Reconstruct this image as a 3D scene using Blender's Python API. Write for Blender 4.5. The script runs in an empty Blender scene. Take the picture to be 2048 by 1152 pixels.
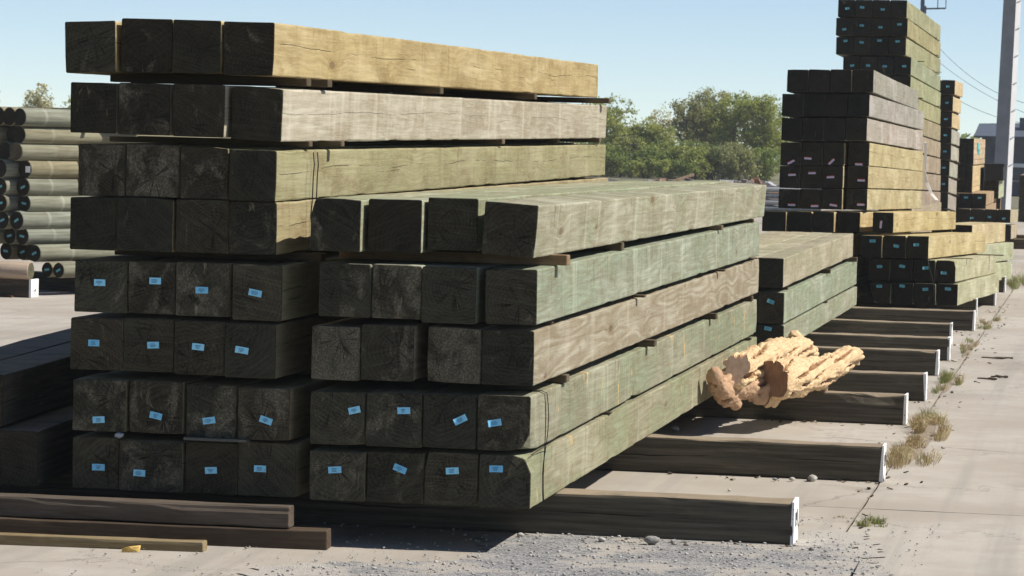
import bpy, bmesh, math, random
from mathutils import Vector, Matrix, noise as mnoise

R = math.radians
rng = random.Random(7)
scene = bpy.context.scene
COL = scene.collection

# ------------------------------------------------------------------ camera
CAM_H = 1.895
cam_d = bpy.data.cameras.new('camera')
cam = bpy.data.objects.new('camera', cam_d)
COL.objects.link(cam)
rot = Matrix(((0.983202, -0.033028, 0.179507), (0.180805, 0.041724, -0.982634), (0.024965, 0.998583, 0.046995)))
cam.matrix_world = Matrix.Translation((0, 0, CAM_H)) @ rot.to_4x4()
cam_d.sensor_width = 36.0
cam_d.lens = 36.0 * 6500.0 / 2048.0
cam_d.clip_start = 0.1
cam_d.clip_end = 3000
cam_d.dof.use_dof = True
cam_d.dof.focus_distance = 16.0
cam_d.dof.aperture_fstop = 18.0
scene.camera = cam

# ------------------------------------------------------------------ light
SUN_EL, SUN_AZ = 47.0, 4.0          # elevation; degrees behind the stacks' cross direction (+X)
sd = Vector((math.cos(R(SUN_EL)) * math.cos(R(SUN_AZ)), math.cos(R(SUN_EL)) * math.sin(R(SUN_AZ)), math.sin(R(SUN_EL))))
world = bpy.data.worlds.new('World')
scene.world = world
world.use_nodes = True
wn = world.node_tree
wn.nodes.clear()
sky = wn.nodes.new('ShaderNodeTexSky')
sky.sky_type = 'NISHITA'
sky.sun_disc = False
sky.sun_elevation = R(SUN_EL)
sky.sun_rotation = math.atan2(sd.x, sd.y)
sky.altitude = 0
sky.air_density = 0.5
sky.dust_density = 0.0
sky.ozone_density = 0.6
bg = wn.nodes.new('ShaderNodeBackground')
bg.inputs[1].default_value = 0.093
wo = wn.nodes.new('ShaderNodeOutputWorld')
wn.links.new(sky.outputs[0], bg.inputs[0])
wn.links.new(bg.outputs[0], wo.inputs[0])
sun_d = bpy.data.lights.new('sun', 'SUN')
sun_d.energy = 5.0
sun_d.angle = R(0.53)
sun_d.color = (1.0, 0.945, 0.86)
sun = bpy.data.objects.new('sun', sun_d)
COL.objects.link(sun)
sun.location = sd * 50
sun.rotation_euler = sd.to_track_quat('Z', 'Y').to_euler()
vs = scene.view_settings
vs.view_transform = 'Standard'
vs.look = 'None'
vs.exposure = 0.45
vs.gamma = 1.0
vs.use_curve_mapping = False
scene.cycles.max_bounces = 4
scene.cycles.use_denoising = True
scene.cycles.use_adaptive_sampling = True
scene.cycles.adaptive_threshold = 0.02
scene.cycles.volume_bounces = 0

# ------------------------------------------------------------------ node helper
def lin(r, g, b):
    f = lambda c: (c / 255 / 12.92) if c / 255 <= 0.04045 else ((c / 255 + 0.055) / 1.055) ** 2.4
    return (f(r), f(g), f(b), 1.0)

class NT:
    def __init__(self, name):
        self.mat = bpy.data.materials.new(name)
        self.mat.use_nodes = True
        self.t = self.mat.node_tree
        self.t.nodes.clear()
        self.out = self.t.nodes.new('ShaderNodeOutputMaterial')
        self.b = self.t.nodes.new('ShaderNodeBsdfPrincipled')
        self.t.links.new(self.b.outputs[0], self.out.inputs[0])
    def put(self, sock, v):
        if isinstance(v, bpy.types.NodeSocket):
            self.t.links.new(v, sock)
        elif v is not None:
            if hasattr(sock.default_value, '__len__') and not hasattr(v, '__len__'):
                v = (v,) * len(sock.default_value)
            if hasattr(sock.default_value, '__len__') and len(v) != len(sock.default_value):
                v = tuple(v)[:len(sock.default_value)] if len(v) > len(sock.default_value) else tuple(v) + (1.0,)
            sock.default_value = v
    def math(self, op, a, b=None, c=None, clamp=False):
        n = self.t.nodes.new('ShaderNodeMath'); n.operation = op; n.use_clamp = clamp
        for i, v in enumerate((a, b, c)):
            if v is not None: self.put(n.inputs[i], v)
        return n.outputs[0]
    def vmath(self, op, a, b=None):
        n = self.t.nodes.new('ShaderNodeVectorMath'); n.operation = op
        self.put(n.inputs[0], a)
        if b is not None: self.put(n.inputs[1], b)
        return n.outputs[0]
    def obj(self):
        return self.t.nodes.new('ShaderNodeTexCoord').outputs['Object']
    def info(self, what):
        return self.t.nodes.new('ShaderNodeObjectInfo').outputs[what]
    def attr(self, name):
        n = self.t.nodes.new('ShaderNodeAttribute'); n.attribute_type = 'OBJECT'; n.attribute_name = name
        return n.outputs['Fac']
    def sep(self, v):
        n = self.t.nodes.new('ShaderNodeSeparateXYZ'); self.put(n.inputs[0], v); return n.outputs
    def comb(self, x, y, z):
        n = self.t.nodes.new('ShaderNodeCombineXYZ')
        for i, v in enumerate((x, y, z)): self.put(n.inputs[i], v)
        return n.outputs[0]
    def noise(self, v, scale=1.0, detail=4.0, rough=0.55, dist=0.0):
        n = self.t.nodes.new('ShaderNodeTexNoise')
        self.put(n.inputs['Vector'], v); n.inputs['Scale'].default_value = scale
        n.inputs['Detail'].default_value = detail; n.inputs['Roughness'].default_value = rough
        n.inputs['Distortion'].default_value = dist
        return n.outputs['Fac']
    def voro(self, v, scale, feature='F1', out='Distance'):
        n = self.t.nodes.new('ShaderNodeTexVoronoi'); n.feature = feature
        self.put(n.inputs['Vector'], v); n.inputs['Scale'].default_value = scale
        return n.outputs[out]
    def ramp(self, f, lo, hi, a=0.0, b=1.0):
        n = self.t.nodes.new('ShaderNodeMapRange'); n.interpolation_type = 'SMOOTHSTEP'
        self.put(n.inputs['Value'], f)
        for k, v in (('From Min', lo), ('From Max', hi), ('To Min', a), ('To Max', b)): self.put(n.inputs[k], v)
        return n.outputs[0]
    def mix(self, f, a, b, kind='MIX'):
        n = self.t.nodes.new('ShaderNodeMix'); n.data_type = 'RGBA'; n.blend_type = kind
        self.put(n.inputs[0], f); self.put(n.inputs[6], a); self.put(n.inputs[7], b)
        return n.outputs[2]
    def hsv(self, c, h=0.5, s=1.0, v=1.0):
        n = self.t.nodes.new('ShaderNodeHueSaturation')
        self.put(n.inputs['Color'], c)
        self.put(n.inputs['Hue'], h); self.put(n.inputs['Saturation'], s); self.put(n.inputs['Value'], v)
        return n.outputs[0]
    def done(self, color, rough=0.85, bump=None, bs=0.4, bd=0.01, spec=0.25, metal=0.0):
        self.put(self.b.inputs['Base Color'], color)
        self.put(self.b.inputs['Roughness'], rough)
        self.b.inputs['Specular IOR Level'].default_value = spec
        self.b.inputs['Metallic'].default_value = metal
        if bump is not None:
            n = self.t.nodes.new('ShaderNodeBump')
            n.inputs['Strength'].default_value = bs; n.inputs['Distance'].default_value = bd
            self.put(n.inputs['Height'], bump)
            self.t.links.new(n.outputs[0], self.b.inputs['Normal'])
        return self.mat

def plain(name, c, rough=0.8, var=0.25, scale=8.0, metal=0.0, spec=0.25):
    g = NT(name)
    v = g.vmath('ADD', g.obj(), g.math('MULTIPLY', g.info('Random'), 31.0))
    n = g.noise(v, scale, 5)
    col = g.mix(g.ramp(n, 0.3, 0.7), tuple(x * (1 - var) for x in c[:3]) + (1,), tuple(min(1, x * (1 + var)) for x in c[:3]) + (1,))
    return g.done(col, rough, n, 0.3, 0.004, spec, metal)

# ------------------------------------------------------------------ materials
def side_mat(name, grain=0.35, cath=0.15, drip=0.35, pale=0.3, chip=0.0, crack=0.8, blotch=0.35, moss=0.0, knots=0.5, bumpd=0.005):
    """sawn face of a timber: object colour x grain, knots, weathering drips from the top arris, checks, raw torn patches"""
    g = NT(name)
    o = g.obj(); rnd = g.info('Random')
    s = g.sep(o)
    off = g.math('MULTIPLY', rnd, 57.0)
    x, y, z = s[0], g.math('ADD', s[1], off), g.math('ADD', s[2], g.math('MULTIPLY', rnd, 3.1))
    mul = lambda a, b: g.math('MULTIPLY', a, b)
    base = g.info('Color')
    dk = lambda t: g.mix(1.0, base, t + (1,), 'MULTIPLY')
    # knots bend the grain around them
    kv = g.comb(mul(y, 1.25), mul(z, 3.6), mul(x, 3.0))
    kd = g.voro(kv, 1.0)
    kon = g.ramp(g.noise(kv, 0.9, 1), 0.5, 0.56)
    kpull = mul(g.ramp(kd, 0.0, 0.45, 1.0, 0.0), 0.035)
    gz = g.math('ADD', z, kpull)
    gr = g.noise(g.comb(mul(x, 60.0), mul(y, 1.6), mul(gz, 60.0)), 1.0, 4, 0.65)
    fib = g.noise(g.comb(mul(x, 210.0), mul(y, 9.0), mul(gz, 210.0)), 1.0, 2, 0.6)
    cn = g.noise(g.comb(mul(x, 6.0), mul(y, 0.5), mul(gz, 6.5)), 1.0, 1.5, 0.4)
    ca = g.math('MULTIPLY_ADD', g.math('SINE', mul(cn, 70.0)), 0.5, 0.5)
    bl = g.noise(g.comb(x, y, mul(z, 1.6)), 2.1, 5, 0.62)
    pt = g.noise(g.comb(mul(x, 2.0), mul(y, 0.8), mul(z, 3.0)), 1.0, 4, 0.58, 0.4)
    st = g.noise(g.comb(mul(x, 4.0), mul(y, 3.2), mul(z, 7.0)), 1.0, 6, 0.72)
    dr = g.noise(g.comb(3.0, mul(y, 12.0), mul(z, 1.3)), 1.0, 4, 0.65)
    dr2 = g.noise(g.comb(9.0, mul(y, 4.0), mul(z, 0.5)), 1.0, 3, 0.6)
    c = g.mix(g.ramp(bl, 0.38, 0.66, 0.0, blotch), base, dk((0.55, 0.51, 0.46)))
    if moss: c = g.mix(g.ramp(pt, 0.47, 0.56, 0.0, moss), c, dk((0.78, 0.93, 0.84)))
    c = g.mix(g.ramp(pt, 0.50, 0.38, 0.0, blotch), c, g.hsv(base, 0.5, 0.85, 1.25))
    c = g.mix(g.ramp(st, 0.47, 0.70, 0.0, 0.7), c, dk((0.56, 0.48, 0.39)))
    c = g.mix(g.ramp(gr, 0.36, 0.64, 0.0, grain), c, dk((0.48, 0.42, 0.35)))
    c = g.mix(g.ramp(fib, 0.42, 0.68, 0.0, 0.28), c, g.hsv(base, 0.5, 0.9, 1.35))
    c = g.mix(mul(ca, cath), c, dk((0.55, 0.46, 0.36)))
    c = g.mix(g.ramp(dr2, 0.55, 0.66, 0.0, pale), c, g.hsv(base, 0.5, 0.85, 1.4))
    top = g.ramp(g.math('ADD', s[2], mul(g.math('SUBTRACT', dr2, 0.5), 0.35)), 0.02, 0.22, 0.25, 1.0)
    c = g.mix(mul(g.ramp(dr, 0.54, 0.70, 0.0, drip), top), c, dk((0.36, 0.31, 0.23)))
    if knots:
        km = mul(g.ramp(kd, 0.05, 0.10, 1.0, 0.0), kon)
        kr = mul(g.ramp(g.math('ABSOLUTE', g.math('SUBTRACT', kd, 0.11)), 0.0, 0.03, 1.0, 0.0), kon)
        c = g.mix(mul(km, knots), c, (0.10, 0.06, 0.03, 1)); c = g.mix(mul(kr, knots * 0.6), c, dk((0.5, 0.38, 0.25)))
    h = g.math('ADD', mul(gr, 0.6), mul(st, 0.5))
    if chip:
        ch = g.noise(g.comb(5.0, mul(y, 4.2), mul(z, 1.9)), 1.0, 4, 0.72)
        m = g.ramp(ch, 0.625, 0.665, 0.0, chip)
        c = g.mix(m, c, g.mix(fib, (0.62, 0.45, 0.20, 1), (0.45, 0.27, 0.09, 1)))
        h = g.math('SUBTRACT', h, m)
    if crack:
        # seasoning checks: thin dark wandering lines along the grain that come and go
        for k, zc in ((0, 0.55), (1, 0.36)):
            wv = g.noise(g.comb(2.0 + k * 7, mul(y, 0.4), 0.0), 1.0, 3, 0.5)
            wf = g.noise(g.comb(4.0 + k * 7, mul(y, 14.0), 0.0), 1.0, 1, 0.6)
            pos = g.math('ADD', mul(wv, 0.17), mul(wf, 0.008))
            d = g.math('ABSOLUTE', g.math('SUBTRACT', g.math('SUBTRACT', s[2], pos), 0.25 * zc - 0.085))
            on = g.noise(g.comb(8.0 + k * 5, mul(y, 0.9), mul(rnd, 9.0)), 1.0, 4, 0.7)
            m = mul(g.ramp(d, 0.0008, 0.0026, 1.0, 0.0), g.ramp(on, 0.46 + 0.08 * k, 0.55 + 0.08 * k, 0.0, crack))
            c = g.mix(m, c, (0.02, 0.015, 0.01, 1))
    return g.done(c, 0.88, h, 0.7, bumpd, 0.15)

def end_mat(name):
    """sawn end: growth rings about an off-centre pith, saw marks, checks, pale scuffed patches; object props tone / patch"""
    g = NT(name)
    mul = lambda a, b: g.math('MULTIPLY', a, b)
    o = g.obj(); rnd = g.info('Random'); s = g.sep(o)
    r2 = g.math('FRACT', mul(rnd, 17.3)); r3 = g.math('FRACT', mul(rnd, 53.9))
    px = g.math('SUBTRACT', s[0], g.math('MULTIPLY_ADD', rnd, 0.18, -0.09))
    pz = g.math('SUBTRACT', s[2], g.math('MULTIPLY_ADD', r2, 0.20, 0.02))
    v = g.comb(s[0], mul(rnd, 40.0), s[2])
    wob = g.noise(v, 7.0, 3, 0.5)
    rad = g.math('SQRT', g.math('ADD', mul(px, px), mul(pz, pz)))
    rw = g.math('ADD', rad, mul(wob, 0.045))
    ring = g.math('MULTIPLY_ADD', g.math('SINE', mul(rw, g.math('MULTIPLY_ADD', r3, 180.0, 260.0))), 0.5, 0.5)
    ringf = g.math('MULTIPLY_ADD', g.math('SINE', mul(rw, 900.0)), 0.5, 0.5)
    n1 = g.noise(v, 13.0, 6, 0.68)
    n2 = g.noise(g.comb(mul(s[0], 1.15), mul(rnd, 40.0), mul(s[2], 0.75)), 6.5, 6, 0.66, 0.8)
    n3 = g.noise(g.comb(mul(s[0], 2.2), mul(rnd, 70.0), mul(s[2], 0.55)), 12.0, 4, 0.6, 0.3)
    fine = g.noise(v, 120.0, 3, 0.65)
    saw = g.noise(g.comb(g.math('ADD', mul(s[0], mul(g.math('SUBTRACT', r3, 0.5), 260.0)), mul(s[2], 150.0)), mul(rnd, 40.0), mul(s[0], 5.0)), 1.0, 2, 0.5)
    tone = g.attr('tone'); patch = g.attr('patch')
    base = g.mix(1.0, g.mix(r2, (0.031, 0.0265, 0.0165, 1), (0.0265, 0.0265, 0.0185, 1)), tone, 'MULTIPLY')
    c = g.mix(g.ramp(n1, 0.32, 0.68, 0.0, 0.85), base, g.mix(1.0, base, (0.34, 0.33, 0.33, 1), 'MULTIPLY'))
    c = g.mix(mul(ring, 0.28), c, g.mix(1.0, base, (2.0, 1.85, 1.6, 1), 'MULTIPLY'))
    c = g.mix(mul(ringf, 0.2), c, g.mix(1.0, base, (0.4, 0.4, 0.4, 1), 'MULTIPLY'))
    c = g.mix(g.ramp(saw, 0.45, 0.7, 0.0, 0.5), c, g.mix(1.0, base, (1.9, 1.85, 1.7, 1), 'MULTIPLY'))
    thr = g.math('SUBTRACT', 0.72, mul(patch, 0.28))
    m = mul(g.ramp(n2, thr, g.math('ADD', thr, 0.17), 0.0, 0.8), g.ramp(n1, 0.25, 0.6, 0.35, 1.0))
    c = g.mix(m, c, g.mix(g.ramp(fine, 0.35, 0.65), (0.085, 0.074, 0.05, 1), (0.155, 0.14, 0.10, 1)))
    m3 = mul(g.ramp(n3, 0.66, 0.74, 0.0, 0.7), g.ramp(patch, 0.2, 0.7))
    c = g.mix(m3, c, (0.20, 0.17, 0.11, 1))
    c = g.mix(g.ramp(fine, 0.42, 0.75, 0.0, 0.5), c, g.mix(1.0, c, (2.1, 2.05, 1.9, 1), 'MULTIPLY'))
    # radial checks
    gt = g.t.nodes.new('ShaderNodeTexGradient'); gt.gradient_type = 'RADIAL'
    g.put(gt.inputs[0], g.comb(px, pz, 0.0))
    an = g.noise(g.comb(mul(gt.outputs['Fac'], 22.0), mul(rnd, 12.0), mul(rad, 2.5)), 1.0, 2, 0.4)
    ck = g.ramp(g.math('ABSOLUTE', g.math('SUBTRACT', an, 0.5)), 0.010, 0.026, 0.85, 0.0)
    ck = mul(ck, g.ramp(rad, 0.14, 0.04, 0.0, 1.0))
    c = g.mix(ck, c, (0.005, 0.004, 0.003, 1))
    h = g.math('ADD', g.math('ADD', mul(ring, 0.3), mul(saw, 0.7)), g.math('SUBTRACT', mul(n1, 0.7), ck))
    return g.done(c, 0.85, h, 0.6, 0.005, 0.2)

M = {}
M['sawn'] = side_mat('wood_sawn_yellow', 0.35, 0.2, 0.4, 0.12, 0.0, 0.95, 0.6, 0.0, 0.6)
M['grey'] = side_mat('wood_weathered_pale', 0.4, 0.22, 0.15, 0.3, 0.0, 0.6, 0.5, 0.0, 0.4)
M['olive'] = side_mat('wood_olive', 0.35, 0.15, 0.3, 0.15, 0.0, 0.95, 0.45, 0.2, 0.5)
M['mint'] = side_mat('wood_treated_mint', 0.45, 0.35, 0.6, 0.35, 0.12, 0.25, 0.6, 0.55, 0.7)
M['plane'] = side_mat('wood_cathedral_grain', 0.45, 0.6, 0.25, 0.2, 0.0, 0.3, 0.5, 0.0, 0.7)
M['torn'] = side_mat('wood_treated_torn', 0.45, 0.25, 0.6, 0.35, 0.8, 0.2, 0.6, 0.85, 0.6)
M['far'] = side_mat('wood_far_side', 0.4, 0.15, 0.6, 0.35, 0.12, 0.3, 0.55, 0.3, 0.6)
g = NT('wood_dark_sleeper_dust_sun')
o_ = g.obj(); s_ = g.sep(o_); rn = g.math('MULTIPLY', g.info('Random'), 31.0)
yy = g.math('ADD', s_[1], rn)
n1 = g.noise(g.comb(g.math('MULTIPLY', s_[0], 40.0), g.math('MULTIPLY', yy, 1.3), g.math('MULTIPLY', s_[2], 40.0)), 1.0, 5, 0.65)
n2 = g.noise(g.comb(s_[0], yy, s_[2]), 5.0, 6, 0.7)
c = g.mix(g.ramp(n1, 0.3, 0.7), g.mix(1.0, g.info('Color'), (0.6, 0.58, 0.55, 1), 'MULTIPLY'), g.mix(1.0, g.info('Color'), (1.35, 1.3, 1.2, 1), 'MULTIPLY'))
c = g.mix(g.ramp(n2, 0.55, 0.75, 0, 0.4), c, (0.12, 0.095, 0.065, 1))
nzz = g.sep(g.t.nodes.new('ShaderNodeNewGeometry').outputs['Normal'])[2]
dust_sun = g.math('MULTIPLY', g.ramp(nzz, 0.35, 0.8), g.ramp(n2, 0.25, 0.6, 0.45, 0.95))
c = g.mix(dust_sun, c, (0.27, 0.215, 0.15, 1))          # wear and dusting on upward faces, with sunlight put into the tan
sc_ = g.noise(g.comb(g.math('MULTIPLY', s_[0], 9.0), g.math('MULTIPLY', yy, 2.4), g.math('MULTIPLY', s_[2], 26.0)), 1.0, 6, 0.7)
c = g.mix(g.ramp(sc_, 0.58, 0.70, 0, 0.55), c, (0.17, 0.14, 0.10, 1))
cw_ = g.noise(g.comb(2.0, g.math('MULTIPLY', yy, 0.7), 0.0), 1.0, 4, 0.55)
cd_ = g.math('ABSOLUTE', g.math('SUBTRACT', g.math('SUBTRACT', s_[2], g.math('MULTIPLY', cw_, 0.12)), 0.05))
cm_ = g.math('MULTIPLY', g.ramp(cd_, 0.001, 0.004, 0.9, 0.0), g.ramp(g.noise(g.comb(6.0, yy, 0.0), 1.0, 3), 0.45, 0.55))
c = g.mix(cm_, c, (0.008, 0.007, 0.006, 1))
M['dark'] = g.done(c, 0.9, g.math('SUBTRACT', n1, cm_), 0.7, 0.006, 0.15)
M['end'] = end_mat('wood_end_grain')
M['stick'] = side_mat('wood_sticker', 0.5, 0.2, 0.1, 0.1, 0.0, 0.4, 0.4, 0.0, 0.0)
g = NT('tag_plastic_blue')
tn_ = g.noise(g.vmath('ADD', g.obj(), g.math('MULTIPLY', g.info('Random'), 9.0)), 70.0, 4, 0.7)
c = g.mix(g.info('Random'), (0.17, 0.52, 0.78, 1), (0.30, 0.70, 0.90, 1))
c = g.mix(g.ramp(tn_, 0.55, 0.75, 0.0, 0.7), c, (0.10, 0.26, 0.36, 1))
M['tag'] = g.done(c, 0.45, spec=0.5)
g = NT('tag_plastic_teal')
M['tagf'] = g.done(g.mix(g.noise(g.obj(), 260.0, 2), (0.09, 0.34, 0.38, 1), (0.15, 0.42, 0.47, 1)), 0.4, spec=0.5)
M['tag_ink'] = plain('tag_ink', (0.07, 0.26, 0.42, 1), 0.6, 0.1)
M['tag_l'] = plain('tag_plastic_lilac', (0.56, 0.50, 0.62, 1), 0.4, 0.1, 100)
M['tag_red'] = plain('tag_red_edge', (0.55, 0.10, 0.06, 1), 0.4, 0.1, 100)
M['wire'] = plain('wire_dark', (0.03, 0.028, 0.025, 1), 0.6, 0.3, 60, 0.6)
g = NT('paint_white_worn')
v = g.vmath('ADD', g.obj(), g.math('MULTIPLY', g.info('Random'), 31.0))
n1 = g.noise(v, 22.0, 5, 0.7); n2 = g.noise(v, 60.0, 4, 0.65)
c = g.mix(g.ramp(n1, 0.45, 0.75, 0.0, 0.6), (0.80, 0.80, 0.78, 1), (0.50, 0.47, 0.42, 1))
c = g.mix(g.ramp(n2, 0.64, 0.70, 0.0, 0.85), c, (0.12, 0.10, 0.075, 1))
M['white'] = g.done(c, 0.65, n2, 0.3, 0.003)
M['ink'] = plain('marker_ink', (0.12, 0.12, 0.13, 1), 0.7, 0.2)
M['strapw'] = plain('strap_white', (0.8, 0.78, 0.75, 1), 0.5, 0.08)

def concrete(name, c, wear=0.5):
    g = NT(name)
    ge = g.t.nodes.new('ShaderNodeNewGeometry').outputs['Position']
    s = g.sep(ge)
    big = g.noise(ge, 0.55, 5, 0.6); mid = g.noise(ge, 4.0, 6, 0.65); fine = g.noise(ge, 90.0, 3, 0.7)
    tyre = g.noise(g.comb(g.math('MULTIPLY', s[0], 5.5), g.math('MULTIPLY', s[1], 0.12), 0.0), 1.0, 4, 0.6)
    spk = g.voro(ge, 60.0)
    col = g.mix(g.ramp(big, 0.35, 0.68), c, g.mix(1.0, c, (0.74, 0.71, 0.67, 1), 'MULTIPLY'))
    col = g.mix(g.ramp(mid, 0.4, 0.7, 0.0, 0.6), col, g.mix(1.0, c, (0.78, 0.74, 0.70, 1), 'MULTIPLY'))
    oil = g.noise(ge, 1.7, 4, 0.55, 0.5)
    col = g.mix(g.ramp(oil, 0.62, 0.74, 0.0, 0.4), col, g.mix(1.0, c, (0.55, 0.52, 0.5, 1), 'MULTIPLY'))
    col = g.mix(g.ramp(tyre, 0.48, 0.70, 0.0, 0.55), col, g.mix(1.0, c, (0.62, 0.62, 0.63, 1), 'MULTIPLY'))
    col = g.mix(g.ramp(spk, 0.06, 0.12, 0.5, 0.0), col, g.mix(1.0, c, (0.45, 0.42, 0.4, 1), 'MULTIPLY'))
    col = g.mix(g.ramp(fine, 0.35, 0.7, 0.0, 0.4), col, g.mix(1.0, c, (0.7, 0.69, 0.68, 1), 'MULTIPLY'))
    # hairline cracks
    cr = g.voro(g.vmath('ADD', ge, g.math('MULTIPLY', mid, 0.7)), 0.42, 'DISTANCE_TO_EDGE')
    ck = g.ramp(cr, 0.002, 0.006, wear, 0.0)
    col = g.mix(ck, col, (0.08, 0.072, 0.06, 1))
    return g.done(col, 0.9, g.math('SUBTRACT', g.math('ADD', g.math('MULTIPLY', fine, 0.5), mid), ck), 0.5, 0.006, 0.2)
M['conc'] = concrete('concrete_slab', (0.43, 0.395, 0.345, 1), 0.35)

g = NT('asphalt_grit')
ge = g.t.nodes.new('ShaderNodeNewGeometry').outputs['Position']
vo = g.voro(ge, 120.0, 'F1', 'Color'); vd = g.voro(ge, 120.0)
n = g.noise(ge, 3.0, 5, 0.65)
cv = g.math('ADD', g.math('MULTIPLY', g.sep(vo)[0], 0.7), g.math('MULTIPLY', n, 0.5))
col = g.mix(g.ramp(cv, 0.25, 0.95), (0.09, 0.09, 0.095, 1), (0.36, 0.355, 0.35, 1))
col = g.mix(g.ramp(n, 0.46, 0.62, 0, 0.75), col, (0.37, 0.335, 0.29, 1))
sp_ = g.sep(ge)
rr_ = g.math('ADD', g.math('POWER', g.math('MULTIPLY', g.math('ADD', sp_[0], 2.15), 0.85), 2.0), g.math('POWER', g.math('MULTIPLY', g.math('SUBTRACT', sp_[1], 14.1), 0.62), 2.0))
ds_ = g.ramp(g.math('ADD', rr_, g.math('MULTIPLY', g.math('SUBTRACT', g.noise(ge, 5.0, 6, 0.7), 0.5), 2.6)), 0.6, 1.35, 0.05, 0.9)
col = g.mix(ds_, col, (0.40, 0.37, 0.325, 1))          # drifted pale dust towards the rim
M['asph'] = g.done(col, 0.92, g.math('SUBTRACT', 1.0, vd), 0.7, 0.006, 0.2)

g = NT('soil_far')
ge = g.t.nodes.new('ShaderNodeNewGeometry').outputs['Position']
n = g.noise(ge, 0.3, 6, 0.65); n2 = g.noise(ge, 12.0, 4, 0.6)
col = g.mix(g.ramp(n, 0.4, 0.62), (0.20, 0.175, 0.13, 1), (0.13, 0.14, 0.075, 1))
col = g.mix(g.ramp(n2, 0.35, 0.7, 0, 0.6), col, (0.10, 0.09, 0.07, 1))
M['soil'] = g.done(col, 0.95, n2, 0.5, 0.02)

# ------------------------------------------------------------------ mesh helpers
def mesh_obj(name, verts, faces, mats, parent=None, fm=None, smooth=False, loc=None):
    me = bpy.data.meshes.new(name)
    me.from_pydata([tuple(v) for v in verts], [], faces)
    for m in (mats if isinstance(mats, (list, tuple)) else [mats]): me.materials.append(m)
    if fm: me.polygons.foreach_set('material_index', fm)
    if smooth: me.polygons.foreach_set('use_smooth', [True] * len(faces))
    me.update()
    ob = bpy.data.objects.new(name, me)
    COL.objects.link(ob)
    if parent is not None: ob.parent = parent
    if loc is not None: ob.location = loc
    return ob

def tag_obj(o, label, cat, group=None, kind=None):
    if label: o['label'] = label
    if cat: o['category'] = cat
    if group: o['group'] = group
    if kind: o['kind'] = kind
    return o

def empty(name, loc=(0, 0, 0), rz=0.0):
    o = bpy.data.objects.new(name, None); COL.objects.link(o)
    o.location = loc; o.rotation_euler = (0, 0, rz); o.empty_display_size = 0.1
    return o

class MB:
    def __init__(self): self.v = []; self.f = []; self.m = []
    def add(self, vs, fs, mi=0):
        b = len(self.v); self.v += [tuple(p) for p in vs]
        self.f += [tuple(i + b for i in q) for q in fs]; self.m += [mi] * len(fs)
    def box(self, x0, x1, y0, y1, z0, z1, mi=0, mat=None):
        vs = [Vector(p) for p in ((x0,y0,z0),(x1,y0,z0),(x1,y1,z0),(x0,y1,z0),(x0,y0,z1),(x1,y0,z1),(x1,y1,z1),(x0,y1,z1))]
        if mat: vs = [mat @ p for p in vs]
        self.add(vs, [(0,3,2,1),(4,5,6,7),(0,1,5,4),(1,2,6,5),(2,3,7,6),(3,0,4,7)], mi)
    def tube(self, pts, rad, n=6, mi=0, cap=True):
        pts = [Vector(p) for p in pts]; vs = []; fs = []
        if not hasattr(rad, '__len__'): rad = [rad] * len(pts)
        up = Vector((0.13, 0.31, 1)).normalized()
        for i, p in enumerate(pts):
            d = (pts[min(i + 1, len(pts) - 1)] - pts[max(i - 1, 0)]).normalized()
            u = d.cross(up)
            if u.length < 1e-3: u = d.cross(Vector((1, 0, 0)))
            u.normalize(); w = d.cross(u)
            for k in range(n):
                a = 2 * math.pi * k / n
                vs.append(p + (u * math.cos(a) + w * math.sin(a)) * rad[i])
        for i in range(len(pts) - 1):
            for k in range(n):
                fs.append((i * n + k, i * n + (k + 1) % n, (i + 1) * n + (k + 1) % n, (i + 1) * n + k))
        if cap:
            fs.append(tuple(range(n - 1, -1, -1))); fs.append(tuple((len(pts) - 1) * n + k for k in range(n)))
        self.add(vs, fs, mi)
    def build(self, name, mats, parent=None, smooth=False, loc=None):
        return mesh_obj(name, self.v, self.f, mats, parent, self.m, smooth, loc)

def nz(x, y, z): return mnoise.noise(Vector((x, y, z)))

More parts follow.
